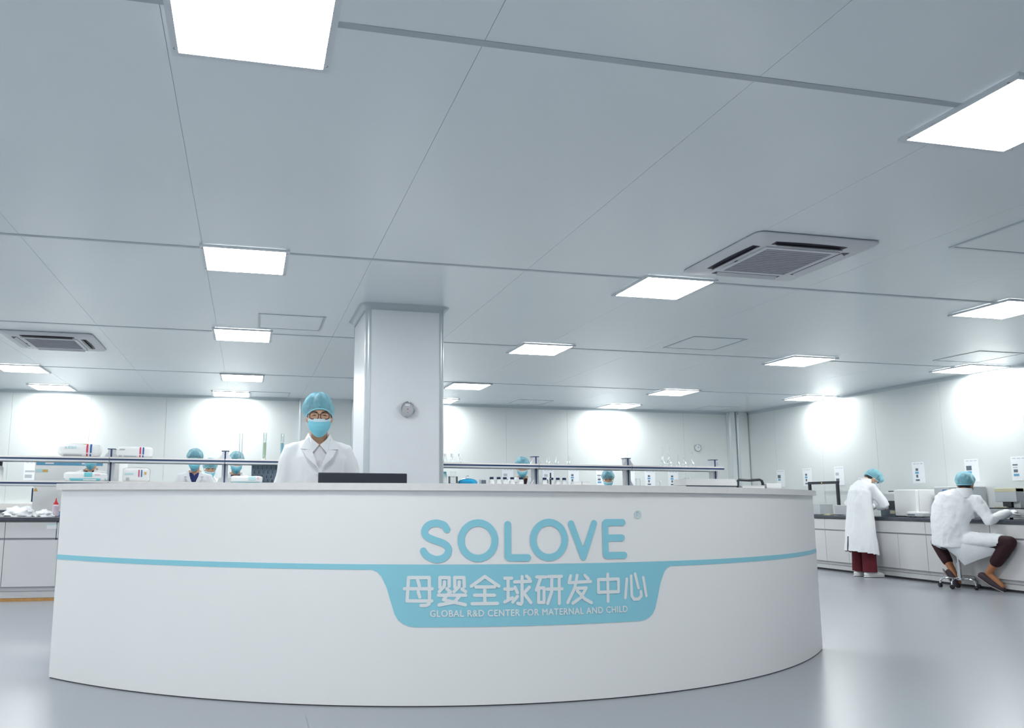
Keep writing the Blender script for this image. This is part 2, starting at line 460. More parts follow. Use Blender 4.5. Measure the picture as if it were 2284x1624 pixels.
# ------------------------------------------------------------------ ceiling cassettes and access panels
def make_cassette(label, loc, rotz):
    t = thing('air_conditioner', label, 'air conditioner', loc, rotz, 'ceiling cassette air conditioners')
    H = 0.465
    prof = [(H-.01, -.0), (H, -.006), (H, -.014), (H-.02, -.028), (0.30, -.034)]
    rings = []
    for h, z in prof:
        rr = .05; ring = []
        for cx, cy, a0 in ((h-rr, h-rr, 0), (-h+rr, h-rr, pi/2), (-h+rr, -h+rr, pi), (h-rr, -h+rr, 1.5*pi)):
            ring += [(cx+rr*cos(a0+k*pi/10), cy+rr*sin(a0+k*pi/10), z) for k in range(6)]
        rings.append(ring)
    G().loft(rings, True).build('fascia', 'ac_white', t, True)
    gr = G().box(-.25, .25, -.25, .25, -.040, -.033).build('grille', 'ac_grille', t)
    for k in range(14):
        y = -.235 + k*.036
        G().box(-.245, .245, y-.006, y+.006, -.043, -.039).build('slat', 'ac_grille', gr)
    g = G(); a, b = .285, .252
    for (x0, x1, y0, y1) in ((-a, a, -a, -b), (-a, a, b, a), (-a, -b, -b, b), (b, a, -b, b)):
        g.box(x0, x1, y0, y1, -.044, -.031)
    g.build('grille_frame', 'ac_white', t)
    for k in range(4):
        sl = G()
        pts = []
        N = 12
        poly = [(-.27 + .54*i/N, .315 + .012*sin(pi*i/N)*0) for i in range(N+1)] + [(.27 - .54*i/N, .372 + .012*sin(pi*i/N)) for i in range(N+1)]
        sl.prism(poly, -.0335, -.0305)
        m = Matrix.Rotation(k*pi/2, 4, 'Z'); sl.xf(m)
        so = sl.build('air_slot', 'ac_dark', t)
        vn = G(); vn.add([(-.25, .324, -.030), (.25, .324, -.030), (.25, .352, -.050), (-.25, .352, -.050),
                          (-.25, .326, -.034), (.25, .326, -.034), (.25, .354, -.054), (-.25, .354, -.054)],
                         [(0,1,2,3),(7,6,5,4),(0,4,5,1),(1,5,6,2),(2,6,7,3),(3,7,4,0)])
        vn.xf(m); vn.build('air_vane', 'ac_white', so)
    G().box(-.30, -.29, .02, .05, -.046, -.043).build('sensor', 'ac_dark', t)
    return t
make_cassette('large square ceiling air conditioner with four air slots, right of centre', (3.615, 4.745, ZC), 0)
make_cassette('ceiling cassette air conditioner at the far left of the photo', (-2.145, 9.13, ZC), 0)

def access(label, x, y, h=0.318):
    t = thing('access_panel', label, 'access panel', (x, y, ZC), 0, 'ceiling access panels')
    g = G(); o, i = h, h-.022
    for (x0, x1, y0, y1) in ((-o, o, -o, -i), (-o, o, i, o), (-o, -i, -i, i), (i, o, -i, i)):
        g.box(x0, x1, y0, y1, -.005, .0)
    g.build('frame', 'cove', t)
    G().box(-i+.006, i-.006, -i+.006, i-.006, -.003, .0).build('door', 'ceiling', t)
access('flush square access panel in the ceiling just left of the column', .35, 7.65)
access('flush square access panel in the ceiling, middle right between two lights', 4.85, 7.63)
access('flush square access panel in the ceiling cut by the right edge', 4.94, 3.98)
access('flush square access panel beside the right wall light', 8.43, 7.59)
access('flush access panel near the back wall, right of the column', 4.79, 12.97)
access('flush access panel in the far right corner of the ceiling', 8.41, 12.98)
access('flush access panel near the back wall, left of the column', .295, 13.1)

# ------------------------------------------------------------------ reception counter
KX, KY, KR = 1.4437, 7.3875, 3.4948
A_END = 46.0
def arc(th, r, z): return (KX + r*sin(radians(th)), KY - r*cos(radians(th)), z)
rc = thing('reception_counter', 'long curved white reception counter with teal logo and stripe', 'counter', (KX, KY-KR+.3, 0))
rc_off = Vector((-KX, -(KY-KR+.3), 0))
def rcput(g, name, mat, parent=None, smooth=True, angle=35):
    if parent is None: g.xf(Matrix.Translation(rc_off)); return g.build(name, mat, rc, smooth, angle=angle)
    g.xf(Matrix.Translation(rc_off)); return g.build(name, mat, parent, smooth, angle=angle)
def arc_solid(r0, r1, z0, z1, a0, a1, step=1.0):
    n = max(2, int((a1-a0)/step)); rings = []
    for k in range(n+1):
        th = a0 + (a1-a0)*k/n
        rings.append([arc(th, r1, z0), arc(th, r1, z1), arc(th, r0, z1), arc(th, r0, z0)])
    return G().loft(rings)
rcput(arc_solid(KR-.025, KR, 0.006, 1.056, -A_END, A_END), 'front_panel', 'desk_white')
rcput(arc_solid(KR-.02, KR-.004, 0.0, 0.007, -A_END+.1, A_END-.1), 'base_gap', 'gap_dark')
rcput(arc_solid(KR-.40, KR+.022, 1.056, 1.092, -A_END-.35, A_END+.35), 'counter_top', 'desk_top')
for a in (-A_END, A_END):
    s = 1 if a < 0 else -1
    rcput(arc_solid(KR-.38, KR-.0255, 0, 1.055, min(a, a+s*.4), max(a, a+s*.4)), 'end_panel', 'desk_white')
rcput(arc_solid(KR-.95, KR-.03, .71, .74, -38, 38), 'inner_desk', 'desk_white')
for th in (-37, -18.5, 0, 18.5, 37):
    rcput(arc_solid(KR-.90, KR-.06, 0, .71, th-.3, th+.3), 'desk_support', 'desk_white')
rcput(arc_solid(KR, KR+.0016, .659, .686, -A_END, A_END), 'stripe', 'logo_teal')
# badge below the stripe
outl = [(-13.6, .659), (-13.2, .650), (-12.85, .628), (-12.4, .574), (-12.05, .505), (-11.72, .443), (-11.4, .413), (-11.0, .396), (-10.6, .386), (-10.1, .381)]
def zb(th):
    a = -abs(th)
    if a >= -10.1: return .381
    for (t0, z0), (t1, z1) in zip(outl, outl[1:]):
        if t0 <= a <= t1: return z0 + (z1-z0)*(a-t0)/(t1-t0)
    return .659
ths = sorted(set([t for t, _ in outl] + [-t for t, _ in outl] + [-10 + i for i in range(21)]))
g = G(); rings = [[arc(t, KR+.0022, zb(t)), arc(t, KR+.0022, .686), arc(t, KR, .686), arc(t, KR, zb(t))] for t in ths]
badge = rcput(g.loft(rings), 'badge', 'logo_teal', smooth=False)

RIB = [0]
def ribbon(g, pts, wd, rr):
    """rounded stroke along (angle, height) points laid on the curved panel"""
    P = [(radians(t)*KR, z) for t, z in pts]
    def em(q): return arc(math.degrees(q[0]/KR), rr, q[1])
    h = wd/2
    closed = len(P) > 3 and abs(P[0][0]-P[-1][0]) + abs(P[0][1]-P[-1][1]) < 1e-5
    RIB[0] += 1; rr0 = rr + 1.1e-4*(RIB[0] % 9)
    for i, (a, b) in enumerate(zip(P, P[1:])):
        dx, dy = b[0]-a[0], b[1]-a[1]; L = sqrt(dx*dx+dy*dy)
        if L < 1e-6: continue
        nx, ny = -dy/L*h, dx/L*h
        rr = rr0 + 2e-5*(i % 2)
        g.add([em((a[0]+nx, a[1]+ny)), em((a[0]-nx, a[1]-ny)), em((b[0]-nx, b[1]-ny)), em((b[0]+nx, b[1]+ny))], [(0, 1, 2, 3)])
    for i, q in enumerate(P[:-1] if closed else P):
        rr = rr0 + 4e-5 + 2e-5*(i % 3)
        g.add([em((q[0]+h*cos(2*pi*k/16), q[1]+h*sin(2*pi*k/16))) for k in range(16)], [tuple(range(16))])
def curve_pts(pts, n=6):
    """Catmull-Rom through the points"""
    out = []; P = [pts[0]] + list(pts) + [pts[-1]]
    for i in range(1, len(P)-2):
        for k in range(n):
            t = k/n; o = []
            for c in (0, 1):
                p0, p1, p2, p3 = P[i-1][c], P[i][c], P[i+1][c], P[i+2][c]
                o.append(.5*(2*p1 + (p2-p0)*t + (2*p0-5*p1+4*p2-p3)*t*t + (3*p1-p0-3*p2+p3)*t**3))
            out.append(tuple(o))
    return out + [pts[-1]]
SOLOVE = [
  [('c',[(-7.43,0.8604),(-7.65,0.8805),(-7.99,0.8889),(-8.44,0.8919),(-8.97,0.8814),(-9.28,0.854),(-9.13,0.8267),(-8.54,0.8086),(-7.88,0.7954),(-7.45,0.7797),(-7.29,0.7574),(-7.48,0.7302),(-7.88,0.7151),(-8.39,0.7121),(-8.94,0.7241),(-9.23,0.7391),(-9.38,0.7529)])],
  [('p',[(-3.37,0.8051),(-3.41,0.7853),(-3.52,0.7665),(-3.69,0.7497),(-3.92,0.7358),(-4.2,0.7253),(-4.5,0.7188),(-4.82,0.7167),(-5.14,0.7189),(-5.44,0.7255),(-5.71,0.7361),(-5.93,0.7501),(-6.1,0.7668),(-6.21,0.7855),(-6.24,0.8052),(-6.21,0.825),(-6.1,0.8437),(-5.93,0.8606),(-5.7,0.8748),(-5.43,0.8854),(-5.12,0.8921),(-4.8,0.8944),(-4.48,0.8922),(-4.18,0.8856),(-3.91,0.8749),(-3.68,0.8608),(-3.51,0.8438),(-3.4,0.825),(-3.37,0.8051)])],
  [('p',[(-2.26,0.886),(-2.27,0.7262),(-2.14,0.7189),(-0.53,0.7182)])],
  [('p',[(2.83,0.8072),(2.79,0.7871),(2.67,0.7682),(2.49,0.7512),(2.26,0.7372),(1.98,0.7267),(1.67,0.7203),(1.35,0.7183),(1.04,0.7207),(0.74,0.7275),(0.47,0.7382),(0.25,0.7524),(0.09,0.7694),(-0.01,0.7883),(-0.04,0.8081),(0.0,0.828),(0.11,0.8469),(0.29,0.8639),(0.51,0.8781),(0.79,0.8888),(1.09,0.8955),(1.41,0.8977),(1.73,0.8954),(2.04,0.8887),(2.31,0.8779),(2.54,0.8636),(2.7,0.8464),(2.81,0.8272),(2.83,0.8072)])],
  [('p',[(3.45,0.8894),(4.54,0.719),(5.64,0.891)])],
  [('p',[(8.51,0.8961),(6.83,0.8952),(6.73,0.8901),(6.72,0.7295),(6.82,0.7243),(8.59,0.7237)]),('p',[(6.79,0.8146),(8.4,0.8149)])],
]
REG = [[(10.51,0.9371),(10.49,0.9309),(10.44,0.9253),(10.36,0.9209),(10.26,0.918),(10.15,0.917),(10.05,0.918),(9.96,0.9209),(9.88,0.9254),(9.84,0.931),(9.83,0.9372),(9.85,0.9434),(9.9,0.949),(9.98,0.9534),(10.08,0.9563),(10.18,0.9573),(10.29,0.9563),(10.38,0.9535),(10.45,0.949),(10.5,0.9434),(10.51,0.9371)],[(10.03,0.9242),(10.05,0.9501),(10.22,0.9501),(10.32,0.9436),(10.21,0.9372),(10.05,0.9372)],[(10.18,0.9372),(10.33,0.9242)]]
HANZI = [
  [[(-8.89,0.6222),(-10.59,0.622),(-10.7,0.5079),(-8.68,0.508)],[(-8.89,0.6222),(-8.86,0.521),(-8.9,0.4944),(-9.11,0.4867),(-9.55,0.4856)],[(-10.92,0.5672),(-8.65,0.5674)],[(-9.84,0.6102),(-9.69,0.5804)],[(-9.79,0.5519),(-9.66,0.527)]],
  [[(-8.01,0.5744),(-8.01,0.6222),(-7.24,0.6221),(-7.24,0.5803)],[(-7.63,0.6012),(-7.65,0.5804),(-8.07,0.553)],[(-6.77,0.5742),(-6.79,0.622),(-6.01,0.6218),(-5.98,0.577)],[(-6.41,0.601),(-6.43,0.5771),(-6.84,0.5528)],[(-7.43,0.5672),(-7.14,0.5517)],[(-6.18,0.5657),(-5.88,0.5525)],[(-8.13,0.5358),(-5.88,0.5352)],[(-7.25,0.5475),(-7.71,0.5138),(-6.42,0.4956),(-5.91,0.4888)],[(-6.37,0.5324),(-6.82,0.5017),(-8.08,0.4884)]],
  [[(-5.4,0.5797),(-4.26,0.626),(-3.08,0.5785)],[(-5.01,0.5754),(-3.44,0.5746)],[(-4.27,0.5732),(-4.28,0.4956)],[(-5.13,0.5348),(-3.45,0.5338)],[(-5.33,0.4933),(-3.2,0.4936)]],
  [[(-2.56,0.6173),(-1.97,0.6169)],[(-2.28,0.6171),(-2.3,0.5089)],[(-2.57,0.5631),(-1.93,0.5626)],[(-2.59,0.5002),(-1.92,0.52)],[(-1.71,0.5986),(-0.33,0.6005)],[(-1.07,0.6242),(-1.1,0.4987),(-1.2,0.488),(-1.47,0.4919)],[(-1.69,0.5715),(-1.48,0.5442)],[(-1.49,0.5262),(-1.89,0.4996)],[(-0.45,0.5704),(-0.91,0.5437)],[(-0.91,0.5406),(-0.33,0.4948)],[(-0.67,0.6263),(-0.4,0.6115)]],
  [[(0.21,0.6213),(1.03,0.6206)],[(0.59,0.6192),(0.17,0.5564)],[(0.38,0.5665),(0.34,0.4952),(0.83,0.4946),(0.86,0.566),(0.38,0.5665)],[(1.27,0.6222),(2.44,0.6222)],[(1.14,0.5596),(2.49,0.5597)],[(1.57,0.62),(1.53,0.5439),(1.16,0.4887)],[(2.24,0.6212),(2.21,0.4871)]],
  [[(3.3,0.6237),(3.12,0.5895),(5.16,0.5929)],[(3.9,0.6255),(3.65,0.5624),(2.97,0.4902)],[(4.62,0.6246),(4.94,0.6068)],[(3.9,0.5602),(4.73,0.5608),(4.22,0.5143),(3.45,0.4863)],[(3.87,0.548),(4.56,0.5058),(5.19,0.4856)]],
  [[(5.9,0.6011),(7.89,0.6017),(7.87,0.5367),(5.89,0.5367),(5.9,0.6011)],[(6.84,0.6278),(6.81,0.4891)]],
  [[(8.76,0.5996),(8.55,0.5041)],[(9.21,0.6146),(9.21,0.512),(9.45,0.4939),(9.93,0.4946),(10.22,0.5096),(10.19,0.5318)],[(9.63,0.6246),(9.94,0.5513)],[(10.49,0.604),(10.74,0.5097)]],
]
for strokes in SOLOVE:
    g = G()
    for m, pts in strokes: ribbon(g, curve_pts(pts) if m == 'c' else pts, .0355, KR+.0030)
    rcput(g, 'logo_letter', 'logo_letter', smooth=False)
g = G()
for pts in REG: ribbon(g, pts, .0036, KR+.0025)
rcput(g, 'registered_mark', 'reg_mark', smooth=False)
for strokes in HANZI:
    g = G()
    for pts in strokes: ribbon(g, pts, .0172, KR+.0036)
    rcput(g, 'badge_character', 'logo_pale', badge, smooth=False)

def text_geo(body, size=1.0, bold=0.0):
    cu = bpy.data.curves.new('txt', 'FONT'); cu.body = body; cu.size = size; cu.offset = bold; cu.resolution_u = 3; cu.space_character = 1.10
    o = bpy.data.objects.new('txt', cu); COL.objects.link(o)
    dg = bpy.context.evaluated_depsgraph_get(); dg.update()
    me = bpy.data.meshes.new_from_object(o.evaluated_get(dg))
    vs = [v.co[:] for v in me.vertices]; fs = [list(p.vertices) for p in me.polygons]
    bpy.data.objects.remove(o); bpy.data.curves.remove(cu); bpy.data.meshes.remove(me)
    return vs, fs
def fit_text(body, bold=0.02):
    """text scaled into the unit square"""
    vs, fs = text_geo(body, 1.0, bold)
    x0 = min(v[0] for v in vs); x1 = max(v[0] for v in vs); y0 = min(v[1] for v in vs); y1 = max(v[1] for v in vs)
    return [((v[0]-x0)/(x1-x0), (v[1]-y0)/(y1-y0)) for v in vs], fs
uv, fs = fit_text('GLOBAL R&D CENTER FOR MATERNAL AND CHILD', 0.0)
G_ = G()
for k, (du, dv) in enumerate(((-.0011, 0), (0, .03), (.0011, 0), (0, -.03))):
    G_.add([arc(-8.81 + 17.53*(u+du), KR+.0036+.00012*k, .4306 + .0318*(v+dv)) for u, v in uv], fs)
rcput(G_, 'badge_lettering', 'logo_pale', badge, smooth=False)

# monitor on the inner desk
mo = thing('monitor', 'black computer monitor seen from behind, its top above the counter', 'monitor', (.655, 4.60, .74), radians(-1.0))
G().cbox(-.262, .262, -.012, .012, .09, .424, .006).build('screen_housing', 'monitor_black', mo)
G().cbox(-.15, .15, -.032, -.010, .16, .33, .008).build('rear_cover', 'monitor_black', mo)
G().cbox(-.03, .03, -.034, -.020, .01, .22, .004).build('stand_neck', 'monitor_black', mo)
G().cbox(-.12, .12, -.10, .08, 0, .012, .004).build('stand_base', 'monitor_black', mo)

# ------------------------------------------------------------------ laboratory island
IX0, IX1, IY0, IY1, TZ = -4.36, 6.80, 8.58, 10.0, .826
isl = thing('island_worktop', 'dark worktop of the long laboratory island behind the counter', 'worktop', ((IX0+IX1)/2, (IY0+IY1)/2, .785))
ox, oy = (IX0+IX1)/2, (IY0+IY1)/2
G().cbox(IX0-ox, IX1-ox, IY0-oy, IY1-oy, .001, .041, .006).build('top_slab', 'worktop', isl)

def make_cabinet(wd, depth, doors, strip):
    """origin at the floor, front centre; front faces -y"""
    t = thing('base_cabinet', 'x', 'cabinet')
    G().box(-wd/2, wd/2, .022, depth, .10, .784).build('carcass', 'cab_side', t)
    G().box(-wd/2+.001, wd/2-.001, .012, .022, .596, .618).build('groove', 'cab_groove', t)
    G().cbox(-wd/2+.002, wd/2-.002, 0, .021, .617, .772, .003).build('drawer', 'cab_grey', t)
    dw = wd/doors
    for k in range(doors):
        G().cbox(-wd/2+k*dw+.002, -wd/2+(k+1)*dw-.002, 0, .021, .142, .597, .003).build('door', 'cab_grey', t)
    G().box(-wd/2, wd/2, .035, depth, .030, .135).build('plinth', 'plinth', t)
    if strip: G().box(-wd/2, wd/2, .028, depth, 0, .028).build('floor_strip', 'wood_strip', t)
    else: G().box(-wd/2, wd/2, .055, depth, 0, .029).build('floor_strip', 'gap_dark', t)
    return t
ORD = ['first', 'second', 'third', 'fourth', 'fifth', 'sixth', 'seventh', 'eighth', 'ninth', 'tenth', 'eleventh', 'twelfth',
       'thirteenth', 'fourteenth', 'fifteenth', 'sixteenth', 'seventeenth', 'eighteenth', 'nineteenth', 'twentieth', 'twenty-first', 'twenty-second']
C0 = None; FX = -4.355
nC = 22
for k in range(nC):
    if C0 is None: o = C0 = make_cabinet(.499, .66, 1, True)
    else: o = copy_tree(C0)
    o.location = (FX + .25 + .4995*k, 8.602, 0)
    if k == 4: lab = 'grey base cabinet with a pale label on its drawer, left of the counter'
    elif k == 3: lab = 'grey base cabinet at the left edge of the photo, under the dark worktop'
    else: lab = f'grey island base cabinet, {ORD[k]} from the far left end, out of clear sight'
    tag(o, lab, 'cabinet', 'island base cabinets')
    if k == 4:
        lh = G().cbox(.135, .228, -.004, .001, .705, .752, .0015).build('label_holder', 'paper', o)
        G().box(.135, .228, -.0046, -.0038, .744, .752).build('label_strip', 'pack_cyan_print', lh)
        G().box(.225, .232, -.001, .02, .60, .78).build('edge_strip', 'cap_navy', o)

# reagent racks along the middle of the island
def make_rack(name, label, posts, xa, xb, yc=9.35):
    t = thing(name, label, 'rack', ((xa+xb)/2, yc, TZ)); cx = (xa+xb)/2
    for x in posts:
        p = G().cbox(x-cx-.033, x-cx+.033, -.05, .05, 0, .735, .004).build('post', 'post_alu', t)
        G().box(x-cx-.009, x-cx+.009, -.0525, -.049, .01, .733).build('post_strip', 'shelf_navy', p)
        G().cbox(x-cx-.042, x-cx+.042, -.055, .055, .733, .742, .002).build('post_cap', 'shelf_navy', p)
        for zz in (.372, .638):
            for sgn in (-1, 1):
                poly = [(x-cx+sgn*.030, zz+.075), (x-cx+sgn*.030, zz-.045), (x-cx+sgn*.085, zz-.045), (x-cx+sgn*.085, zz-.002)]
                G().prism(poly, -.056, -.046, 'y').build('bracket', 'post_alu', p)
    cuts = [xa] + [p for p in posts if xa+.3 < p < xb-.3] + [xb]
    for zt in (.372, .638):
        for a, b in zip(cuts, cuts[1:]):
            s = G().box(a-cx+.004, b-cx-.004, -.155, .155, zt-.004, zt).build('shelf', 'shelf_cream', t)
            G().box(a-cx+.004, b-cx-.004, -.150, .150, zt-.024, zt-.004).build('shelf_core', 'shelf_alu', s)
            for sg in (-1, 1):
                lo, hi = sorted((sg*.150, sg*.160))
                G().box(a-cx+.004, b-cx-.004, lo, hi, zt-.013, zt+.004).build('edge_lip', 'shelf_cream', s)
                G().box(a-cx+.004, b-cx-.004, lo, hi, zt-.033, zt-.013).build('edge_inlay', 'shelf_navy', s)
                G().box(a-cx+.004, b-cx-.004, lo, hi, zt-.052, zt-.033).build('edge_rail', 'shelf_alu', s)
    return t
make_rack('reagent_rack', 'two-tier steel reagent rack with navy edge strips, left of the column', [-4.0, -2.765, -1.515, -.276, .96], -4.10, 1.06)
make_rack('reagent_rack', 'two-tier steel reagent rack with navy edge strips, right of the column', [2.25, 3.50, 4.745, 5.985], 2.15, 6.05)
SH, SL, RY = TZ+.638, TZ+.372, 9.35      # shelf tops and rack centre line

# ------------------------------------------------------------------ packs on the shelves
def sup_front(a, b, c, p, x, z):
    q = 1 - abs(x/a)**p - abs(z/c)**p
    return b * max(q, 0)**(1/p)
def make_pack(label, x0, x1, z0, h, dep, prints, p=4.5, body='pack_white', y=RY-.06, tilt=0.0):
    t = thing('soft_pack', label, 'package', ((x0+x1)/2, y, z0), tilt, 'packs of hygiene products')
    a, b, c = (x1-x0)/2, dep/2, h/2
    def f(P, d):
        n = (abs(d[0])**p + abs(d[1])**p + abs(d[2])**p)**(-1/p)
        return Vector((d[0]*n*a, d[1]*n*b, d[2]*n*c + .004*noise.noise(Vector((d[0]*5+x0*9, d[1]*4, d[2]*4)))*(1 if d[2] > -.3 else 0)))
    G().ell((0, 0, c), (1, 1, 1), 48, 24, f).build('wrapper', body, t, True, angle=80)
    for (u0, u1, v0, v1, mat, nm) in prints:
        rows = []
        for j in range(7):
            z = -c + 2*c*(v0 + (v1-v0)*j/6); row = []
            for i in range(7):
                x = -a + 2*a*(u0 + (u1-u0)*i/6)
                row.append((x, -sup_front(a, b, c, p, x, z) - .003, c + z))
            rows.append(row)
        G().sheet(rows).build(nm, mat, t)
    return t
def stripes(u):
    return [(u, u+.04, .32, .93, 'stripe_red', 'red_stripe'), (u, u+.035, .06, .24, 'stripe_red', 'red_stripe'),
            (u+.085, u+.125, .30, .93, 'stripe_blue', 'blue_stripe'), (u+.08, u+.115, .06, .22, 'stripe_blue', 'blue_stripe')]
pa = make_pack('plump white pack with red and blue stripes on the upper shelf, left of the post', -2.065, -1.62, SH, .152, .17,
          stripes(.68) + [(.25, .30, .60, .76, 'pack_cyan_print', 'print'), (.33, .38, .60, .76, 'pack_cyan_print', 'print'), (.40, .45, .60, .76, 'pack_cyan_print', 'print'),
                          (.18, .22, .60, .74, 'pack_cyan_print', 'print'), (.15, .58, .08, .18, 'print_grey', 'print'), (.60, .70, .92, .96, 'gold_print', 'print')], p=4)
make_pack('white pack with red and blue stripes on the upper shelf, right of the post', -1.455, -1.075, SH, .128, .16,
          stripes(.66) + [(.10, .25, .68, .78, 'print_grey', 'print'), (.08, .18, .08, .2, 'print_grey', 'print'), (.22, .58, .08, .18, 'print_grey', 'print')], p=6)
make_pack('flat white and teal wipes pack on the lower shelf, under the plump pack', -1.985, -1.53, SL, .105, .18,
          [(.02, .97, .06, .32, 'pack_teal', 'teal_band'), (.48, .66, .48, .95, 'pack_teal', 'teal_label'), (.72, .84, .66, .78, 'print_pink', 'print'), (.46, .76, .1, .24, 'pack_white', 'print')], p=6)
make_pack('white box pack with thin pink and blue lines on the lower shelf', -1.375, -1.09, SL, .158, .16,
          [(.60, .64, .35, .85, 'stripe_red', 'pink_stripe'), (.70, .74, .35, .85, 'stripe_blue', 'blue_stripe'), (.82, .90, .52, .7, 'gold_print', 'print'), (.08, .42, .5, .62, 'pack_cyan_print', 'print'),
           (.15, .27, .08, .3, 'print_grey', 'print')], p=8)
make_pack('white and teal wipes pack on the lower shelf near the green cylinder', -.205, .155, SL, .082, .18,
          [(.05, .9, .02, .16, 'pack_teal', 'teal_band'), (.55, .78, .38, .93, 'pack_cyan_print', 'teal_label'), (.82, .88, .5, .85, 'print_pink', 'print')], p=6)

# ------------------------------------------------------------------ glassware
def cylinder_glass(label, x, h, r, liquid, lh):
    t = thing('graduated_cylinder', label, 'cylinder', (x, RY-.05, SH), 0, 'graduated cylinders on the upper shelf')
    G().lathe([(r*1.7, 0), (r*1.7, .008), (r*1.05, .014), (r, .02), (r, h), (r*1.12, h+.004), (r*.9, h+.003), (r*.88, .022)], 20, caps=False).build('glass_tube', 'glass', t, True)
    if liquid: G().lathe([(r*.82, .024), (r*.82, lh)], 20).build('liquid', liquid, t, True)
    for k in range(6):
        z = .06 + (h-.09)*k/5
        G().lathe([(r*1.01, z), (r*1.01, z+.0012)], 16, caps=False).build('graduation', 'print_grey', t)
cylinder_glass('tall clear glass cylinder in front of the third capped head', -.106, .308, .021, None, 0)
cylinder_glass('tall glass cylinder of pale green liquid on the upper shelf', .165, .318, .021, 'liquid_green', .205)
cylinder_glass('tall glass cylinder of blue liquid beside the standing man', .367, .308, .021, 'liquid_blue', .203)
cylinder_glass('short clear glass cylinder just behind the man at the counter', .60, .24, .016, None, 0)

def flask(name, label, cat, x, prof, group, liquid=None, lp=None, y=RY, z=None):
    t = thing(name, label, cat, (x, y, SH if z is None else z), 0, group)
    G().lathe(prof + [(prof[-1][0]*.8, prof[-1][1]-.001)], 20, caps=False).build('glass_body', 'glass', t, True)
    G().lathe([(prof[-1][0]*1.25, prof[-1][1]-.005), (prof[-1][0]*1.3, prof[-1][1])], 16, caps=False).build('rim', 'glass', t, True)
    G().lathe([(prof[0][0]*.4, .001), (prof[0][0]*.95, .002)], 16, caps=True).build('base', 'glass', t, True)
    if liquid: G().lathe(lp, 20).build('liquid', liquid, t, True)
    return t
for x, lab in ((2.345, 'small clear reagent bottle touching the column edge, upper shelf'), (2.43, 'small clear reagent bottle, middle of the three beside the column'), (2.525, 'small clear reagent bottle, rightmost of the three beside the column')):
    t = flask('reagent_bottle', lab, 'bottle', x, [(.026, 0), (.027, .05), (.014, .075), (.012, .088)], 'clear bottles on the right rack')
    G().lathe([(.016, .086), (.016, .118), (.012, .12)], 14).build('stopper', 'paper', t, True)
for x, lab, lq in ((3.678, 'conical flask with a little green liquid on the right rack', 'liquid_green'), (3.80, 'conical flask with a little blue liquid on the right rack', 'liquid_blue'), (3.956, 'empty clear conical flask on the right rack', None)):
    flask('conical_flask', lab, 'flask', x, [(.034, 0), (.035, .008), (.013, .075), (.012, .108)], 'conical flasks on the right rack', lq, [(.031, .003), (.029, .016)])
for x, h, lab in ((5.263, .255, 'tallest long-necked volumetric flask, leftmost of five'), (5.353, .25, 'tall long-necked volumetric flask, second of five from the left'),
                  (5.484, .16, 'smallest long-necked volumetric flask, third of five'), (5.576, .196, 'long-necked volumetric flask, fourth of five from the left'), (5.687, .197, 'long-necked volumetric flask, rightmost of five, below the wall clock')):
    k = h/.255; r = .04*k**.6
    flask('volumetric_flask', lab, 'flask', x, [(r*.7, 0), (r, r*.7), (r*.95, r*1.2), (r*.5, r*1.9), (.009, r*2.5), (.008, h)], 'volumetric flasks on the right rack')
for x, h, lab in ((4.92, .11, 'clear beaker on the lower shelf, left of the white instrument'), (5.20, .08, 'low clear beaker on the lower shelf under the flasks'), (5.62, .13, 'clear beaker behind the white instrument lid')):
    flask('beaker', lab, 'beaker', x, [(.03, 0), (.032, .01), (.032, h)], 'beakers on the lower shelf', y=RY+.03, z=SL)

# peg drying board on the lower shelf
pb = thing('drying_board', 'grey blue peg drying board on the lower shelf beside the man', 'drying rack', (.26, RY+.04, SL))
G().cbox(-.235, .235, 0, .012, 0, .212, .004).build('board', 'peg_board', pb)
pegm = None
for j in range(4):
    for i in range(9):
        x = -.215 + i*.052 + (j % 2)*.012; z = .17 - j*.05
        if pegm is None:
            pegm = o = G().tube([(0, 0, 0), (0, -.05, .03)], [.008, .0035], 8, round_ends=True).build('peg', 'peg', pb, True)
        else: o = share(pegm, 'peg', pb)
        o.location = (x, 0, z)
    for i in range(8):
        G().box(-.19+i*.052, -.186+i*.052, -.0015, .001, .145-j*.05, .185-j*.05).build('slot', 'peg', pb)

# lower shelf of the right rack
def cap_bottle(label, x, h=.092, r=.034, y=RY-.05, z=SL, body='bottle_white', capm='cap_navy', caph=.026, group='white bottles with dark caps'):
    t = thing('reagent_jar', label, 'bottle', (x, y, z), 0, group)
    G().lathe([(r*.9, 0), (r, .006), (r, h*.72), (r*.7, h*.86), (r*.55, h*.9)], 18).build('body', body, t, True)
    G().lathe([(r*.72, h*.84), (r*.72, h*.84+caph), (r*.55, h*.84+caph+.003)], 18).build('cap', capm, t, True, angle=40)
    G().lathe([(r*1.01, h*.2), (r*1.01, h*.6)], 18, caps=False).build('paper_label', 'paper', t, True)
for x, lab in ((2.92, 'white bottle with dark cap next to the dark grey box'), (3.01, 'white bottle with dark cap, second right of the dark grey box'), (3.09, 'white bottle with dark cap, third right of the dark grey box'),
               (3.185, 'white bottle with dark cap just left of the person behind the right rack'), (3.30, 'white bottle with dark cap in front of the person behind the right rack'),
               (3.61, 'white bottle with dark cap directly right of the rack post'), (3.70, 'white bottle with dark cap behind the black marker'), (3.785, 'white bottle with dark cap, second from the right end'), (3.87, 'white bottle with dark cap next to the small cartons')):
    cap_bottle(lab, x)
t = thing('marker_pen', 'slim black marker standing among the capped bottles', 'pen', (3.665, RY-.11, SL))
G().lathe([(.008, 0), (.009, .07), (.006, .09), (.009, .092), (.009, .16), (.005, .165)], 10).build('barrel', 'plastic_dark', t, True)
G().lathe([(.0095, .088), (.0095, .094)], 10).build('ring', 'paper', t, True)
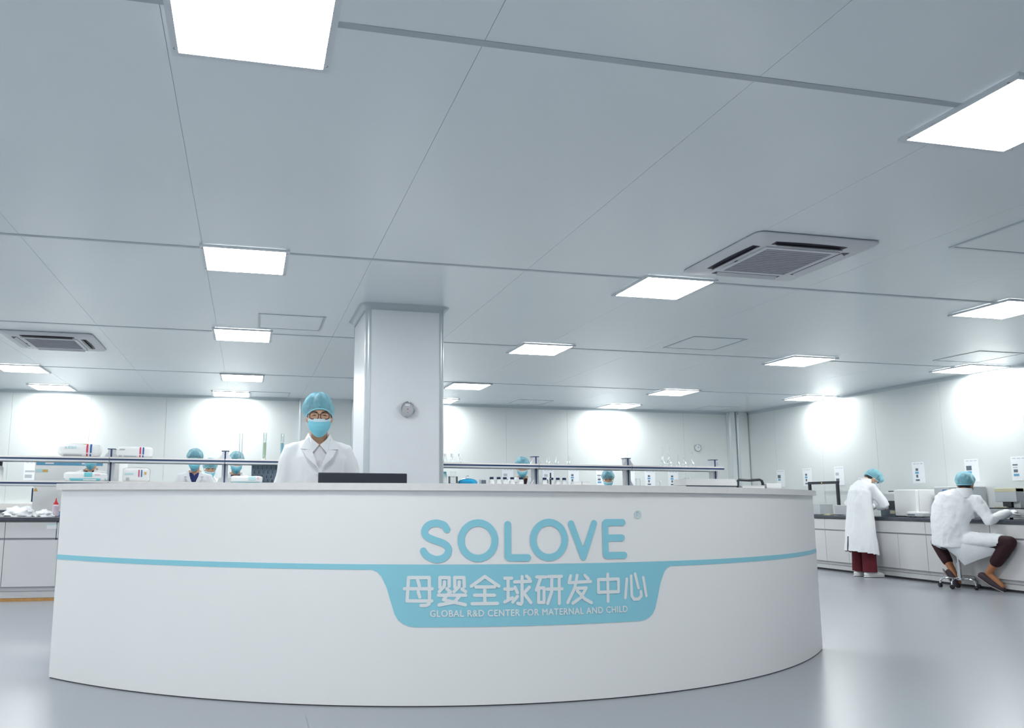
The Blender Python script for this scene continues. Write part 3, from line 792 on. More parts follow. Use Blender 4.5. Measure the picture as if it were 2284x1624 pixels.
for x0, x1, lab in ((3.985, 4.09, 'small white carton right of the capped bottles'), (4.10, 4.205, 'small white carton, the right one of two')):
    t = thing('carton', lab, 'box', ((x0+x1)/2, RY-.04, SL), 0, 'small cartons on the right rack')
    G().cbox(-(x1-x0)/2, (x1-x0)/2, -.04, .04, 0, .062, .002).build('box', 'plastic_white', t)
    G().cbox(-(x1-x0)/2-.001, (x1-x0)/2+.001, -.041, .041, .05, .064, .002).build('lid', 'paper', t)
t = thing('grey_meter', 'small dark grey box meter between the blue pot and bottles', 'meter', (2.805, RY-.06, SL))
G().cbox(-.036, .036, -.03, .03, 0, .072, .003).build('case', 'plastic_white', t)
G().cbox(-.031, .031, -.034, -.028, .012, .068, .002).build('screen', 'print_dark', t)
t = thing('blue_pot', 'glossy blue round pot with domed lid beside the test tubes', 'pot', (2.622, RY-.02, SL))
G().lathe([(.09, 0), (.118, .015), (.12, .04)], 28).build('body', 'blue_pot', t, True)
G().lathe([(.122, .04), (.122, .046), (.10, .068), (.06, .082), (.02, .088), (.002, .089)], 28).build('lid', 'blue_pot', t, True)
G().tube([(-.02, 0, .086), (-.022, 0, .105), (0, 0, .118), (.018, 0, .112)], .003, 8).build('hook_handle', 'chrome', t, True)
t = thing('test_tube_rack', 'wire rack of clear test tubes at the column edge', 'rack', (2.435, RY-.03, SL))
for z in (.02, .10): G().cbox(-.05, .05, -.03, .03, z, z+.006, .001).build('tray', 'post_alu', t)
for x in (-.048, .048): G().box(x-.003, x+.003, -.03, .03, 0, .108).build('frame_side', 'plastic_dark', t)
for i in range(3): G().tube([(-.028+i*.028, 0, .02), (-.028+i*.028, 0, .17)], .009, 12).build('test_tube', 'glass', t, True)
cap_bottle('tall pale blue bottle half hidden by the column', 2.325, .16, .03, body='pack_cyan_print', capm='pack_teal', group='single bottles')
cap_bottle('tall white bottle with black cap at the left edge, lower shelf', -2.665, .19, .05, y=RY-.04, capm='plastic_dark', caph=.045, group='single bottles')

# instruments on the right end of the island
t = thing('benchtop_instrument', 'long low white instrument with sloping lid on the island end', 'instrument', (5.64, 9.0, TZ))
G().cbox(-.35, .35, -.14, .16, .012, .39, .01).build('body', 'plastic_white', t)
G().prism([(-.352, .392), (-.335, .47), (.315, .475), (.352, .44), (.352, .392)], -.15, .16, 'y').build('lid', 'plastic_white', t)
G().box(-.35, .35, -.1415, -.138, .376, .386).build('seam', 'print_dark', t)
for x in (-.3, .3): G().lathe([(.02, 0), (.02, .013)], 12, (x, -.08, 0)).build('foot', 'rubber', t)
t = thing('carry_case', 'grey case with a thick black handle frame on the island end', 'case', (6.205, 8.92, TZ))
G().cbox(-.17, .17, -.09, .10, 0, .40, .012).build('body', 'plastic_silver', t)
G().box(-.155, .155, -.0925, -.089, .30, .385).build('front_label', 'plastic_white', t)
G().tube([(-.175, -.02, .28), (-.175, -.02, .45), (-.155, -.02, .468), (0, -.02, .462), (.14, -.02, .472), (.172, -.02, .458), (.182, -.02, .43), (.182, -.02, .25)], .017, 10).build('handle', 'plastic_dark', t, True)
G().lathe([(.008, -.005), (.008, .0)], 10).xf(Matrix.Translation((.10, -.092, .36)) @ Matrix.Rotation(pi/2, 4, 'X')).build('button', 'gold_print', t)
t = thing('white_carton', 'plain white box at the far right end of the island', 'box', (6.512, 8.93, TZ))
G().cbox(-.105, .105, -.08, .10, 0, .425, .004).build('carton_body', 'plastic_white', t)
G().box(-.1055, .1055, -.0805, .1005, .37, .372).build('lid_seam', 'print_grey', t)

# left end of the island: bags, tray, squeeze bottle, socket
def crumple(name, label, loc, sx, sy, sz, seed):
    t = thing(name, label, 'bag', loc, 0, 'crumpled white bags')
    def f(P, d):
        k = 1 + .35*noise.noise(Vector((d[0]*2.3+seed, d[1]*2.3, d[2]*3))) + .12*noise.noise(Vector((d[0]*7, d[1]*7+seed, d[2]*7)))
        q = Vector((P[0]*k, P[1]*k, max(P[2]*k, -sz*.15))); return q
    G().ell((0, 0, sz*.15), (sx, sy, sz), 28, 16, f).build('film', 'bag_film', t, True, angle=60)
    G().tube([(sx*.5, 0, sz*.35), (sx*.9, -.02, sz*.2), (sx*1.25, -.03, .004)], [.02, .012, .006], 8).build('twist', 'bag_film', t, True)
crumple('plastic_bag', 'larger crumpled white plastic bag on the dark worktop', (-2.30, 8.86, TZ), .15, .11, .085, 1.2)
crumple('plastic_bag', 'smaller crumpled white plastic bag beside the squeeze bottle', (-2.045, 8.76, TZ), .09, .07, .06, 5.1)
t = thing('tray', 'shallow blue tray behind the white bags', 'tray', (-2.04, 9.06, TZ))
G().cbox(-.10, .10, -.06, .06, 0, .012, .003).build('base', 'stripe_blue', t)
for (x0, x1, y0, y1) in ((-.10, .10, -.06, -.05), (-.10, .10, .05, .06), (-.10, -.09, -.05, .05), (.09, .10, -.05, .05)):
    G().box(x0, x1, y0, y1, .012, .05).build('side', 'print_blue', t)
t = thing('squeeze_bottle', 'pinkish squeeze bottle with a red pointed tip', 'bottle', (-1.945, 8.80, TZ))
G().lathe([(.03, 0), (.036, .006), (.036, .05), (.03, .075), (.036, .09), (.034, .11), (.02, .125)], 18).build('body', 'pink_bottle', t, True)
G().lathe([(.024, .122), (.024, .132), (.012, .15), (.006, .175), (.003, .19)], 14).build('nozzle', 'red_tip', t, True)
t = thing('power_socket', 'small grey power socket post on the island worktop', 'socket', (-2.33, 9.2, TZ))
G().cbox(-.022, .022, -.025, .025, .03, .10, .003).build('housing', 'plastic_grey', t)
G().cbox(-.012, .012, -.015, .015, 0, .031, .002).build('foot', 'plastic_dark', t)
G().box(-.012, .012, -.0265, -.024, .05, .08).build('outlet', 'print_dark', t)

# white safety cabinet behind the island, left
t = thing('safety_cabinet', 'tall white laboratory cabinet with blue header strip at far left', 'cabinet', (-2.12, 10.95, 0))
G().cbox(-.50, .50, -.35, .35, .05, 1.50, .01).build('body', 'plastic_white', t)
hd = G().box(-.485, .30, -.354, -.349, 1.425, 1.492).build('header_strip', 'print_blue', t)
for x0, x1 in ((-.38, -.28), (.05, .19)): G().box(x0, x1, -.357, -.353, 1.44, 1.492).build('name_plate', 'paper', hd)
st = G().box(-.485, -.34, -.354, -.349, 1.335, 1.375).build('notice', 'pack_cyan_print', t)
G().box(-.405, -.345, -.356, -.353, 1.34, 1.37).build('notice_mark', 'gold_print', st)
for x, z in ((-.47, 1.10), (.21, 1.27)):
    G().prism([(x-.025, z), (x+.025, z), (x, z+.045)], -.354, -.349, 'y').build('warning_triangle', 'gold_print', t)
G().cbox(-.52, -.498, -.33, -.30, .97, 1.14, .003).build('side_handle', 'shelf_navy', t)
G().box(-.5, .5, -.34, .34, 0, .05).build('base', 'plastic_dark', t)

# bench along the back wall, far left
t = thing('wall_bench', 'far bench along the back wall with cream upstand, left edge', 'bench', (-4.9, 13.1, 0))
G().box(-2.0, 2.1, -.33, .38, .1, .80).build('carcass', 'cab_grey', t)
G().box(-2.0, 2.1, -.28, .38, 0, .1).build('plinth', 'gap_dark', t)
G().cbox(-2.0, 2.1, -.37, .39, .80, .84, .004).build('worktop', 'worktop', t)
G().box(-2.0, 2.1, .30, .39, .84, .93).build('upstand', 'shelf_cream', t)

# ------------------------------------------------------------------ clocks and notices
def clock(label, loc, rotz, r, style):
    t = thing('wall_clock' if style else 'hygrometer', label, 'clock' if style else 'dial gauge', loc, rotz)
    rot = Matrix.Rotation(pi/2, 4, 'X')    # dial faces -y
    G().lathe([(r*.93, 0), (r, .008), (r, .022), (r*.93, .030), (r*.88, .026)], 36, caps=False).xf(rot).build('bezel', 'chrome', t, True, angle=50)
    G().lathe([(r*.90, .0), (r*.90, .018)], 36).xf(rot).build('dial', 'plastic_grey' if not style else 'paper', t)
    if not style:
        for k in range(11):
            a = radians(-30 + 24*k); c_, s_ = cos(a), sin(a)
            G().box(-.0012, .0012, r*.70, r*.82, .018, .0192).xf(Matrix.Translation((0, 0, 0)) @ rot @ Matrix.Rotation(a - pi/2, 4, 'Z')).build('tick', 'paper', t)
        G().box(-r*.3, r*.3, r*.42, r*.62, .018, .0195).xf(rot).build('dial_window', 'paper', t)
        G().lathe([(r*.34, .018), (r*.34, .0196), (r*.31, .0196), (r*.31, .018)], 24, (0, -r*.42, 0), False).xf(rot).build('small_dial', 'print_grey', t)
        G().lathe([(r*.06, .018), (r*.06, .024)], 12).xf(rot).build('hub', 'red_tip', t)
        G().lathe([(r*.045, .018), (r*.045, .024)], 12, (0, -r*.45, 0)).xf(rot).build('hub', 'red_tip', t)
    else:
        G().box(-.002, .002, 0, r*.5, .019, .021).xf(rot).build('hour_hand', 'plastic_dark', t)
        G().box(0, r*.65, -.0015, .0015, .019, .021).xf(rot).build('minute_hand', 'plastic_dark', t)
        G().lathe([(r*.08, .018), (r*.08, .023)], 10).xf(rot).build('hub', 'print_dark', t)
clock('round chrome dial gauge on the front of the column', (1.340, CY0, 1.803), 0, .068, 0)
clock('small round clock on the back wall near the far corner', (8.337, Y1, 2.04), 0, .068, 1)

def notice(label, wall_, u, z0, z1, wd, blocks):
    if wall_ == 'b': t = thing('notice_sheet', label, 'notice', (u, Y1, z0), 0, 'laminated notices on the walls')
    else: t = thing('notice_sheet', label, 'notice', (X1, u, z0), -pi/2, 'laminated notices on the walls')
    h = z1 - z0
    G().box(-wd/2, wd/2, -.003, 0, 0, h).build('sheet', 'paper', t)
    for (a, b, c, d, mat) in [(.12, .34, .90, .93, 'print_grey'), (.42, .62, .90, .93, 'print_grey'), (.70, .90, .90, .93, 'print_grey')] + blocks:
        G().box(-wd/2+a*wd, -wd/2+b*wd, -.0038, -.003, c*h, d*h).build('printed_block', mat, t)
BL = {
 'two': [(.12, .45, .52, .68, 'print_grey'), (.14, .48, .14, .36, 'print_dark')],
 'col': [(.28, .50, .58, .70, 'print_dark'), (.24, .52, .44, .54, 'print_blue'), (.30, .46, .26, .40, 'print_dark'), (.24, .56, .10, .18, 'print_dark')],
 'pic': [(.12, .50, .50, .70, 'print_dark'), (.16, .48, .36, .46, 'print_blue'), (.14, .42, .12, .2, 'print_grey')],
 'bar': [(.10, .42, .62, .68, 'print_dark'), (.14, .40, .34, .46, 'print_dark'), (.12, .46, .18, .28, 'print_blue'), (.12, .4, .52, .56, 'print_grey')],
 'qr':  [(.10, .8, .42, .52, 'print_grey'), (.10, .6, .12, .30, 'print_grey')],
}
for u, k, lab in ((-3.39, 'qr', 'laminated notice on the back wall beside the tall white cabinet'), (4.54, 'two', 'laminated notice behind the person at the right rack'),
                  (5.31, 'two', 'laminated notice on the back wall just right of the first rack post'), (5.80, 'col', 'laminated notice above the small cartons'),
                  (6.35, 'bar', 'laminated notice beside the leaning person behind the rack'), (6.91, 'two', 'laminated notice behind the second rack post'),
                  (7.325, 'col', 'laminated notice on the back wall below the tall flasks'), (7.80, 'col', 'laminated notice on the back wall below the smaller flasks')):
    notice(lab, 'b', u, 1.30, 1.60, .21, BL[k])
for u, k, lab in ((12.53, 'pic', 'laminated notice on the right wall nearest the far corner'), (11.84, 'col', 'laminated notice above the black arch frame'),
                  (11.085, 'two', 'laminated notice right of the black arch frame'), (9.535, 'col', 'laminated notice right of the standing person'),
                  (8.68, 'pic', 'laminated notice right behind the seated person'), (8.02, 'bar', 'laminated notice at the right edge of the photo')):
    notice(lab, 'r', u, 1.30, 1.60, .21, BL[k])

# ------------------------------------------------------------------ bench along the right wall
BX = 8.635
rb = thing('wall_worktop', 'dark worktop of the bench along the right wall', 'worktop', (9.0, 8.6, .785))
G().cbox(-.39, .367, -3.8, 4.2, .001, .041, .006).build('top_slab', 'worktop', rb)
R0 = None
for k, y in enumerate([12.44, 11.52, 10.60, 9.68, 8.76, 7.84, 6.92, 6.00]):
    if R0 is None: o = R0 = make_cabinet(.918, .70, 2, False)
    else: o = copy_tree(R0)
    o.location = (BX, y-.46, 0); o.rotation_euler = (0, 0, -pi/2)
    lab = {2: 'grey bench cabinet left of the standing person', 3: 'grey bench cabinet between the standing and the seated person',
           4: 'grey bench cabinet behind the seated person and stool', 5: 'grey bench cabinet at the right edge of the photo'}.get(k, f'grey bench cabinet along the right wall, {ORD[k]} from the far corner')
    tag(o, lab, 'cabinet', 'cabinets along the right wall')

# instruments on the right bench
def rt(name, label, cat, y, x=9.0, z=TZ): return thing(name, label, cat, (x, y, z), -pi/2)   # local +x = towards the camera (-y), local -y = towards the room (-x)
t = rt('arch_stand', 'tall square black arch frame standing on the right bench', 'stand', 11.10, 9.08)
for x in (-.33, .30): G().cbox(x-.018, x+.018, -.02, .02, .012, .49, .004).build('upright', 'plastic_dark', t)
G().cbox(-.348, .318, -.022, .022, .488, .530, .004).build('crossbar', 'plastic_dark', t)
G().cbox(-.36, .33, -.06, .06, 0, .014, .003).build('foot_bar', 'plastic_dark', t)
G().lathe([(.012, 0), (.012, .004)], 10).xf(Matrix.Translation((-.02, -.0215, .508)) @ Matrix.Rotation(pi/2, 4, 'X')).build('indicator', 'gold_print', t)
t = rt('strength_tester', 'grey bench tester with red digits beside the counter end', 'instrument', 10.98, 8.80)
G().cbox(-.30, -.02, -.10, .12, .01, .15, .006).build('display_unit', 'plastic_white', t)
for k in range(3): G().box(-.24+k*.06, -.20+k*.06, -.1025, -.099, .05, .075).build('red_digit', 'led_red', t)
for k in range(2): G().box(-.23+k*.09, -.18+k*.09, -.1025, -.099, .10, .112).build('readout', 'print_dark', t)
G().prism([(-.01, .01), (.24, .01), (.235, .165), (.04, .165)], -.11, .12, 'y').build('housing', 'plastic_grey', t)
t = rt('small_analyser', 'small grey analyser with a tilted white panel behind the standing person', 'instrument', 10.43, 8.9)
G().cbox(-.13, .13, -.10, .12, .01, .155, .008).build('housing', 'plastic_grey', t)
G().cbox(-.09, .17, -.012, .012, 0, .10, .004).xf(Matrix.Translation((.14, -.04, .17)) @ Matrix.Rotation(radians(-38), 4, 'Y')).build('tilted_panel', 'plastic_white', t)
G().lathe([(.006, 0), (.006, .003)], 8).xf(Matrix.Translation((-.02, -.1015, .09)) @ Matrix.Rotation(pi/2, 4, 'X')).build('knob', 'paper', t)
G().cbox(.10, .15, -.05, .06, .06, .17, .004).build('hinge', 'print_dark', t)
t = rt('keypad', 'flat cream keypad lying between the small analysers', 'keypad', 10.68, 8.80)
G().cbox(-.07, .07, -.05, .05, 0, .02, .004).build('case', 'beige', t)
G().box(-.055, .055, -.04, .04, .02, .0215).build('keys', 'print_grey', t)
t = rt('spectrometer', 'white boxy instrument with a large front door at the standing person', 'instrument', 9.40, 9.03)
G().cbox(-.34, -.05, -.13, .2, .10, .345, .03).build('curved_end', 'plastic_grey', t)
G().cbox(-.10, .29, -.10, .24, .02, .375, .01).build('body', 'plastic_white', t)
G().cbox(-.085, .29, -.155, -.105, .012, .372, .012).build('door', 'plastic_white', t)
G().cbox(-.36, -.09, -.14, .2, .0, .10, .006).build('base', 'print_dark', t)
G().box(-.19, -.10, -.142, -.138, .04, .085).build('drawer_slot', 'beige', t)
G().box(-.22, -.09, -.1315, -.128, .11, .22).build('dark_opening', 'plastic_dark', t)
G().cbox(-.28, -.10, -.06, .06, .345, .362, .004).build('top_lid', 'plastic_dark', t)
t = rt('balance', 'low white balance beside the seated person', 'balance', 8.99, 8.80)
G().cbox(-.13, .14, -.10, .10, .012, .055, .006).build('case', 'plastic_grey', t)
G().cbox(-.15, .05, -.06, .10, .055, .075, .006).build('pan', 'plastic_white', t)
G().box(-.10, .02, -.1015, -.098, .025, .042).build('display', 'print_dark', t)
for x in (-.1, .1): G().lathe([(.012, 0), (.012, .013)], 10, (x, -.06, 0)).build('foot', 'rubber', t)
t = rt('grey_analyser', 'tall grey analyser with a small blue screen against the right wall', 'instrument', 8.78, 9.14)
G().cbox(-.26, .30, -.02, .2, 0, .40, .008).build('housing', 'plastic_grey', t)
G().cbox(-.26, -.02, -.03, -.018, .21, .40, .004).build('front_panel', 'plastic_grey', t)
sc_ = G().box(-.13, -.05, -.0335, -.029, .32, .37).build('screen', 'stripe_blue', t)
G().box(-.115, -.065, -.0345, -.033, .332, .358).build('screen_text', 'screen_blue', sc_)
for k in range(4): G().box(-.21, -.04, -.0325, -.029, .225+k*.013, .231+k*.013).build('vent', 'print_blue', t)
G().cbox(-.262, .302, -.022, .202, .398, .41, .003).build('top_cover', 'plastic_white', t)
t = rt('melt_tester', 'long silver instrument with blue display at the right edge', 'instrument', 7.80, 8.98)
G().cbox(-.42, .55, -.10, .24, .022, .125, .006).build('case', 'plastic_silver', t)
G().cbox(-.425, .555, -.105, .245, .125, .138, .003).build('top_plate', 'plastic_dark', t)
G().box(-.37, -.22, -.1035, -.099, .07, .105).build('blue_display', 'screen_blue', t)
for k in range(3): G().lathe([(.011, 0), (.010, .012)], 12).xf(Matrix.Translation((-.02+k*.07, -.1, .065+.02*(k % 2))) @ Matrix.Rotation(pi/2, 4, 'X')).build('knob', 'print_grey', t)
for x in (-.36, .0, .45): G().lathe([(.018, 0), (.018, .023)], 10, (x, -.06, 0)).build('foot', 'rubber', t)
t2 = rt('hooded_monitor', 'grey hooded screen with cream top on the silver instrument', 'screen', 7.93, 9.02, TZ+.138)
G().cbox(-.13, .15, -.02, .10, .07, .235, .006).build('hood', 'plastic_grey', t2)
G().cbox(-.13, .15, -.022, .102, .19, .237, .006).build('top_band', 'beige', t2)
G().cbox(-.05, .06, .0, .06, .004, .085, .004).build('stem', 'plastic_dark', t2)
G().cbox(.07, .16, .02, .09, 0, .10, .004).build('back_support', 'plastic_grey', t2)
G().cbox(-.14, .02, -.03, .09, 0, .014, .003).build('foot_plate', 'beige', t2)

# ------------------------------------------------------------------ people
def head_shape(P, d):
    """skull and face; +y forward, eye line at z = 0"""
    x, y, z = d[0]*.075, d[1]*.096, d[2]*.118
    c = d[2]
    if c < 0:
        t = -c
        x *= 1 - .26*t**1.6
        if d[1] < 0: y *= 1 - .42*t
        else: y *= 1 - .04*t
    if d[1] > 0: y *= .95
    if d[1] > .2:
        y += .020*exp(-((x/.013)**2) - ((z+.036)/.016)**2) + .009*exp(-((x/.010)**2) - ((z+.012)/.02)**2)
        y -= .007*exp(-(((abs(x)-.031)/.017)**2) - ((z-.002)/.013)**2)
        y += .003*exp(-(((abs(x)-.030)/.022)**2) - ((z-.024)/.010)**2)
        y += .005*exp(-((x/.024)**2) - ((z+.072)/.012)**2)
        y += .006*exp(-((x/.022)**2) - ((z+.105)/.016)**2)
        y += .004*exp(-(((abs(x)-.042)/.02)**2) - ((z+.03)/.02)**2)
    return Vector((x, y, z))
def head_front(x, z):
    """depth of the face surface above (x, z)"""
    c = max(-.98, min(.98, z/.118)); e = sqrt(1-c*c)
    w_ = .075*(1 - (.26*(-c)**1.6 if c < 0 else 0))
    a = max(-.97, min(.97, x/(w_*e)))
    d = (a*e, sqrt(max(0, 1-a*a))*e, c)
    return head_shape(None, d)[1]
def add_head(g, mat, neck=.19):
    k = len(g.v)
    g.ell((0, 0, 0), (1, 1, 1), 64, 48, head_shape)
    for s in (-1, 1):
        g.ell((s*.077, -.006, -.012), (.010, .020, .031), 14, 10, lambda P, d, s=s: Vector((P[0] + s*.006*d[2] + s*.006*(d[1] < 0)*abs(d[1]), P[1], P[2])))
    g.tube([(0, -.02, -.06), (0, -.03, -neck)], [(.052, .055), (.056, .056)], 18)
    g.xf(mat, k)
def head_kit(parent, mat, seed, glasses=False, goggles=False, mask=True, cap_scale=1.0, hair=True, lean=0.0):
    """cap, mask, hair, glasses, brows and eyes around a head whose frame is mat"""
    if hair:
        def hf(P, d):
            q = head_shape(P, d)*1.05
            lim = .052 if d[1] > .25 else (-.012 if d[1] > -.35 else -.075)
            q.z = max(q.z, lim); return q
        G().ell((0, 0, 0), (1, 1, 1), 40, 30, hf).xf(mat).build('hair', 'hair', parent, True, angle=70)
    # bouffant cap: gathered folds closing on an elastic band
    def cap_pt(a, t):
        # a azimuth (0 = right, pi/2 = front), t 0 at the band .. 1 at the crown
        fr = sin(a)
        zb_ = .043*max(0, fr) - .012*(1-abs(fr)) - .03*max(0, -fr)
        rx0, ry0 = .083, .103
        e = t*pi/2
        bul = sin(min(1, t*3.2)*pi/2)
        rx = (rx0 + .026*bul*cap_scale)*cos(e)**.75; ry = (ry0 + .022*bul*cap_scale)*cos(e)**.75
        z = zb_ - .010*bul*(1-t)*cap_scale + (.152 - zb_)*sin(e)**.9
        fold = .0125*(noise.noise(Vector((a*3.1+seed, t*1.6, seed))) + .6*noise.noise(Vector((cos(a)*9+seed, sin(a)*9, t*4))) + .35*sin(a*26+seed+4*noise.noise(Vector((a, t*2, seed))))*(1-t)**2)
        k = 1 + fold/.1*(min(1, t*4))*1.3
        return (rx*cos(a)*k + lean*bul*(1-t*.6), ry*sin(a)*k - .004, z + fold*.6*t)
    rows = [[cap_pt(2*pi*i/72, j/22*.985) for i in range(72)] for j in range(23)]
    G().loft(rows, True).xf(mat).build('bouffant_cap', 'cap_blue', parent, True, angle=80)
    g = G(); ring = [Vector(cap_pt(2*pi*i/48, 0)) for i in range(49)]
    g.tube(ring, .0042, 8); g.xf(mat).build('cap_band', 'cap_band', parent, True)
    if mask:
        def mk(u, v):   # u -1..1 across, v 0 top .. 1 bottom
            z = -.022 - v*(.112 - .034*u*u) + .006*u*u*(1 - v)
            hwid = .0705 - .004*v - .018*max(0, v-.5)**1.5*2.83
            x = u*hwid
            y0 = .112 + .016*sin(min(1, v/.42)*pi/2) - .046*max(0, v-.42)**1.5/.44
            ye = .040 - .006*v
            y = ye + (y0-ye)*(1-abs(u)**2.3)
            y += .0016*sin(v*pi*7)*(1-u**8)
            return (x, y, z)
        N = 20
        rows = [[mk(-1+2*i/N, .16+.84*j/16) for i in range(N+1)] for j in range(17)]
        mo_ = G().sheet(rows, -.0015).xf(mat).build('face_mask', 'mask_blue', parent, True, angle=70)
        rows = [[mk(-1+2*i/N, .17*j/4) for i in range(N+1)] for j in range(5)]
        G().sheet(rows, -.0018).xf(mat).build('mask_edge', 'mask_white', mo_, True, angle=70)
        for s in (-1, 1):
            G().tube([mk(s*.98, .05), (s*.079, .03, -.012), (s*.084, .0, .006)], .0014, 6).xf(mat).build('ear_loop', 'mask_white', mo_, True)
            G().tube([mk(s*.98, .9), (s*.078, .03, -.055), (s*.084, -.004, -.04)], .0014, 6).xf(mat).build('ear_loop', 'mask_white', mo_, True)
    for s in (-1, 1):
        rows = []
        for j in range(3):
            row = []
            for i in range(7):
                u = i/6; x = s*(.014 + .036*u); z = .019 + .007*sin(u*pi*.8) + (j-1)*(.0038*(1-.5*u))
                row.append((x, head_front(x, z) + .003, z))
            rows.append(row)
        G().sheet(rows, -.002).xf(mat).build('eyebrow', 'brow', parent, True)
        rows = []
        for j in range(3):
            row = []
            for i in range(7):
                u = i/6; x = s*(.019 + .026*u); z = .0005 + .0025*sin(u*pi) + (j-1)*.0026*sin(u*pi)
                row.append((x, head_front(x, z) + .0022, z))
            rows.append(row)
        G().sheet(rows, -.002).xf(mat).build('eye', 'eye_dark', parent, True)
    if glasses or goggles:
        gl = None
        for s in (-1, 1):
            pts = []
            for k in range(33):
                a = 2*pi*k/32; cx, cz = s*.033, -.003
                px = cx + .0265*abs(cos(a))**.6*(1 if cos(a) > 0 else -1); pz = cz + .0195*abs(sin(a))**.6*(1 if sin(a) > 0 else -1)
                pts.append((px, .104 - .010*(abs(px)/.06)**2*1.2, pz))
            o = G().tube(pts, .0024 if glasses else .0024, 8).xf(mat).build('rim', 'spectacle' if glasses else 'glass', gl or parent, True)
            if gl is None:
                gl = o; gl.name = 'glasses'
            G().tube([(s*.060, .093, .006), (s*.074, .06, .007), (s*.080, .0, .004), (s*.080, -.02, -.004)], .0018, 6).xf(mat).build('temple', 'spectacle' if glasses else 'glass', gl, True)
        G().tube([(-.0075, .104, .003), (0, .1065, .006), (.0075, .104, .003)], .0017, 8).xf(mat).build('bridge', 'spectacle' if glasses else 'glass', gl, True)

def add_hand(g, wrist, direction, palm_n, side=1, curl=.35, scale=1.0):
    """palm, four fingers and a thumb; direction = along the fingers, palm_n = normal pointing out of the palm"""
    D = Vector(direction).normalized(); N = Vector(palm_n); N = (N - D*N.dot(D)).normalized(); S = D.cross(N)*side
    W = Vector(wrist); k = scale
    g.tube([W - D*.02*k, W + D*.02*k, W + D*.055*k, W + D*.085*k], [(.021*k, .017*k), (.030*k, .016*k), (.038*k, .014*k), (.037*k, .012*k)], 14, right=S, round_ends=True)
    for i, (off, L) in enumerate(((-.028, .066), (-.0095, .076), (.0095, .071), (.027, .056))):
        b = W + D*.078*k + S*off*k; pts = [b]; dd = D.copy(); ang = curl*(1 + .12*i)
        for q, fr in enumerate((.45, .32, .26)):
            dd = (Matrix.Rotation(-ang if True else ang, 3, S*side) @ dd).normalized()
            if dd.dot(N) < -1e-6 and ang > 0: dd = (dd - 2*N*dd.dot(N))
            pts.append(pts[-1] + dd*L*fr*k)
        g.tube(pts, [.0088*k, .0085*k, .0078*k, .0068*k], 10, round_ends=True)
    b = W + D*.022*k - S*.026*k
    g.tube([b, b + (D*.6 - S*.7 + N*.25).normalized()*.034*k, b + (D*.6 - S*.7 + N*.25).normalized()*.034*k + (D*.9 - S*.25 + N*.35).normalized()*.030*k,
            b + (D*.6 - S*.7 + N*.25).normalized()*.034*k + (D*.9 - S*.25 + N*.35).normalized()*.054*k], [.0125*k, .0115*k, .0098*k, .008*k], 10, round_ends=True)

def wrinkle(me, amp, seed, sc=(7, 7, 3.2), chest=False):
    for v, n_ in [(v, v.normal.copy()) for v in me.vertices]:
        p = Vector((v.co.x*sc[0]+seed, v.co.y*sc[1], v.co.z*sc[2]))
        v.co += n_*amp*(.3 if chest and v.co.y > .04 and v.co.z > 1.12 and abs(v.co.x) < .14 else 1.0)*(noise.noise(p) + .7*noise.noise(p*2.3+Vector((seed, 3, 1))) + .35*noise.noise(p*5.1))
    me.update()

def drape(bv, quad, nu, nv, off, direction=(0, -1, 0), start=1.0):
    """grid between four (x,z) corners projected from the front on a surface"""
    (a, b, c, d) = [Vector((q[0], q[1])) for q in quad]; rows = []; last = None
    for j in range(nv+1):
        t = j/nv; row = []
        for i in range(nu+1):
            u = i/nu; p = (a*(1-u)+b*u)*(1-t) + (d*(1-u)+c*u)*t
            hit = bv.ray_cast(Vector((p.x, start, p.y)), Vector(direction))
            y = hit[0].y if hit[0] is not None else (last if last is not None else .1)
            last = y; row.append((p.x, y + off, p.y))
        rows.append(row)
    return rows

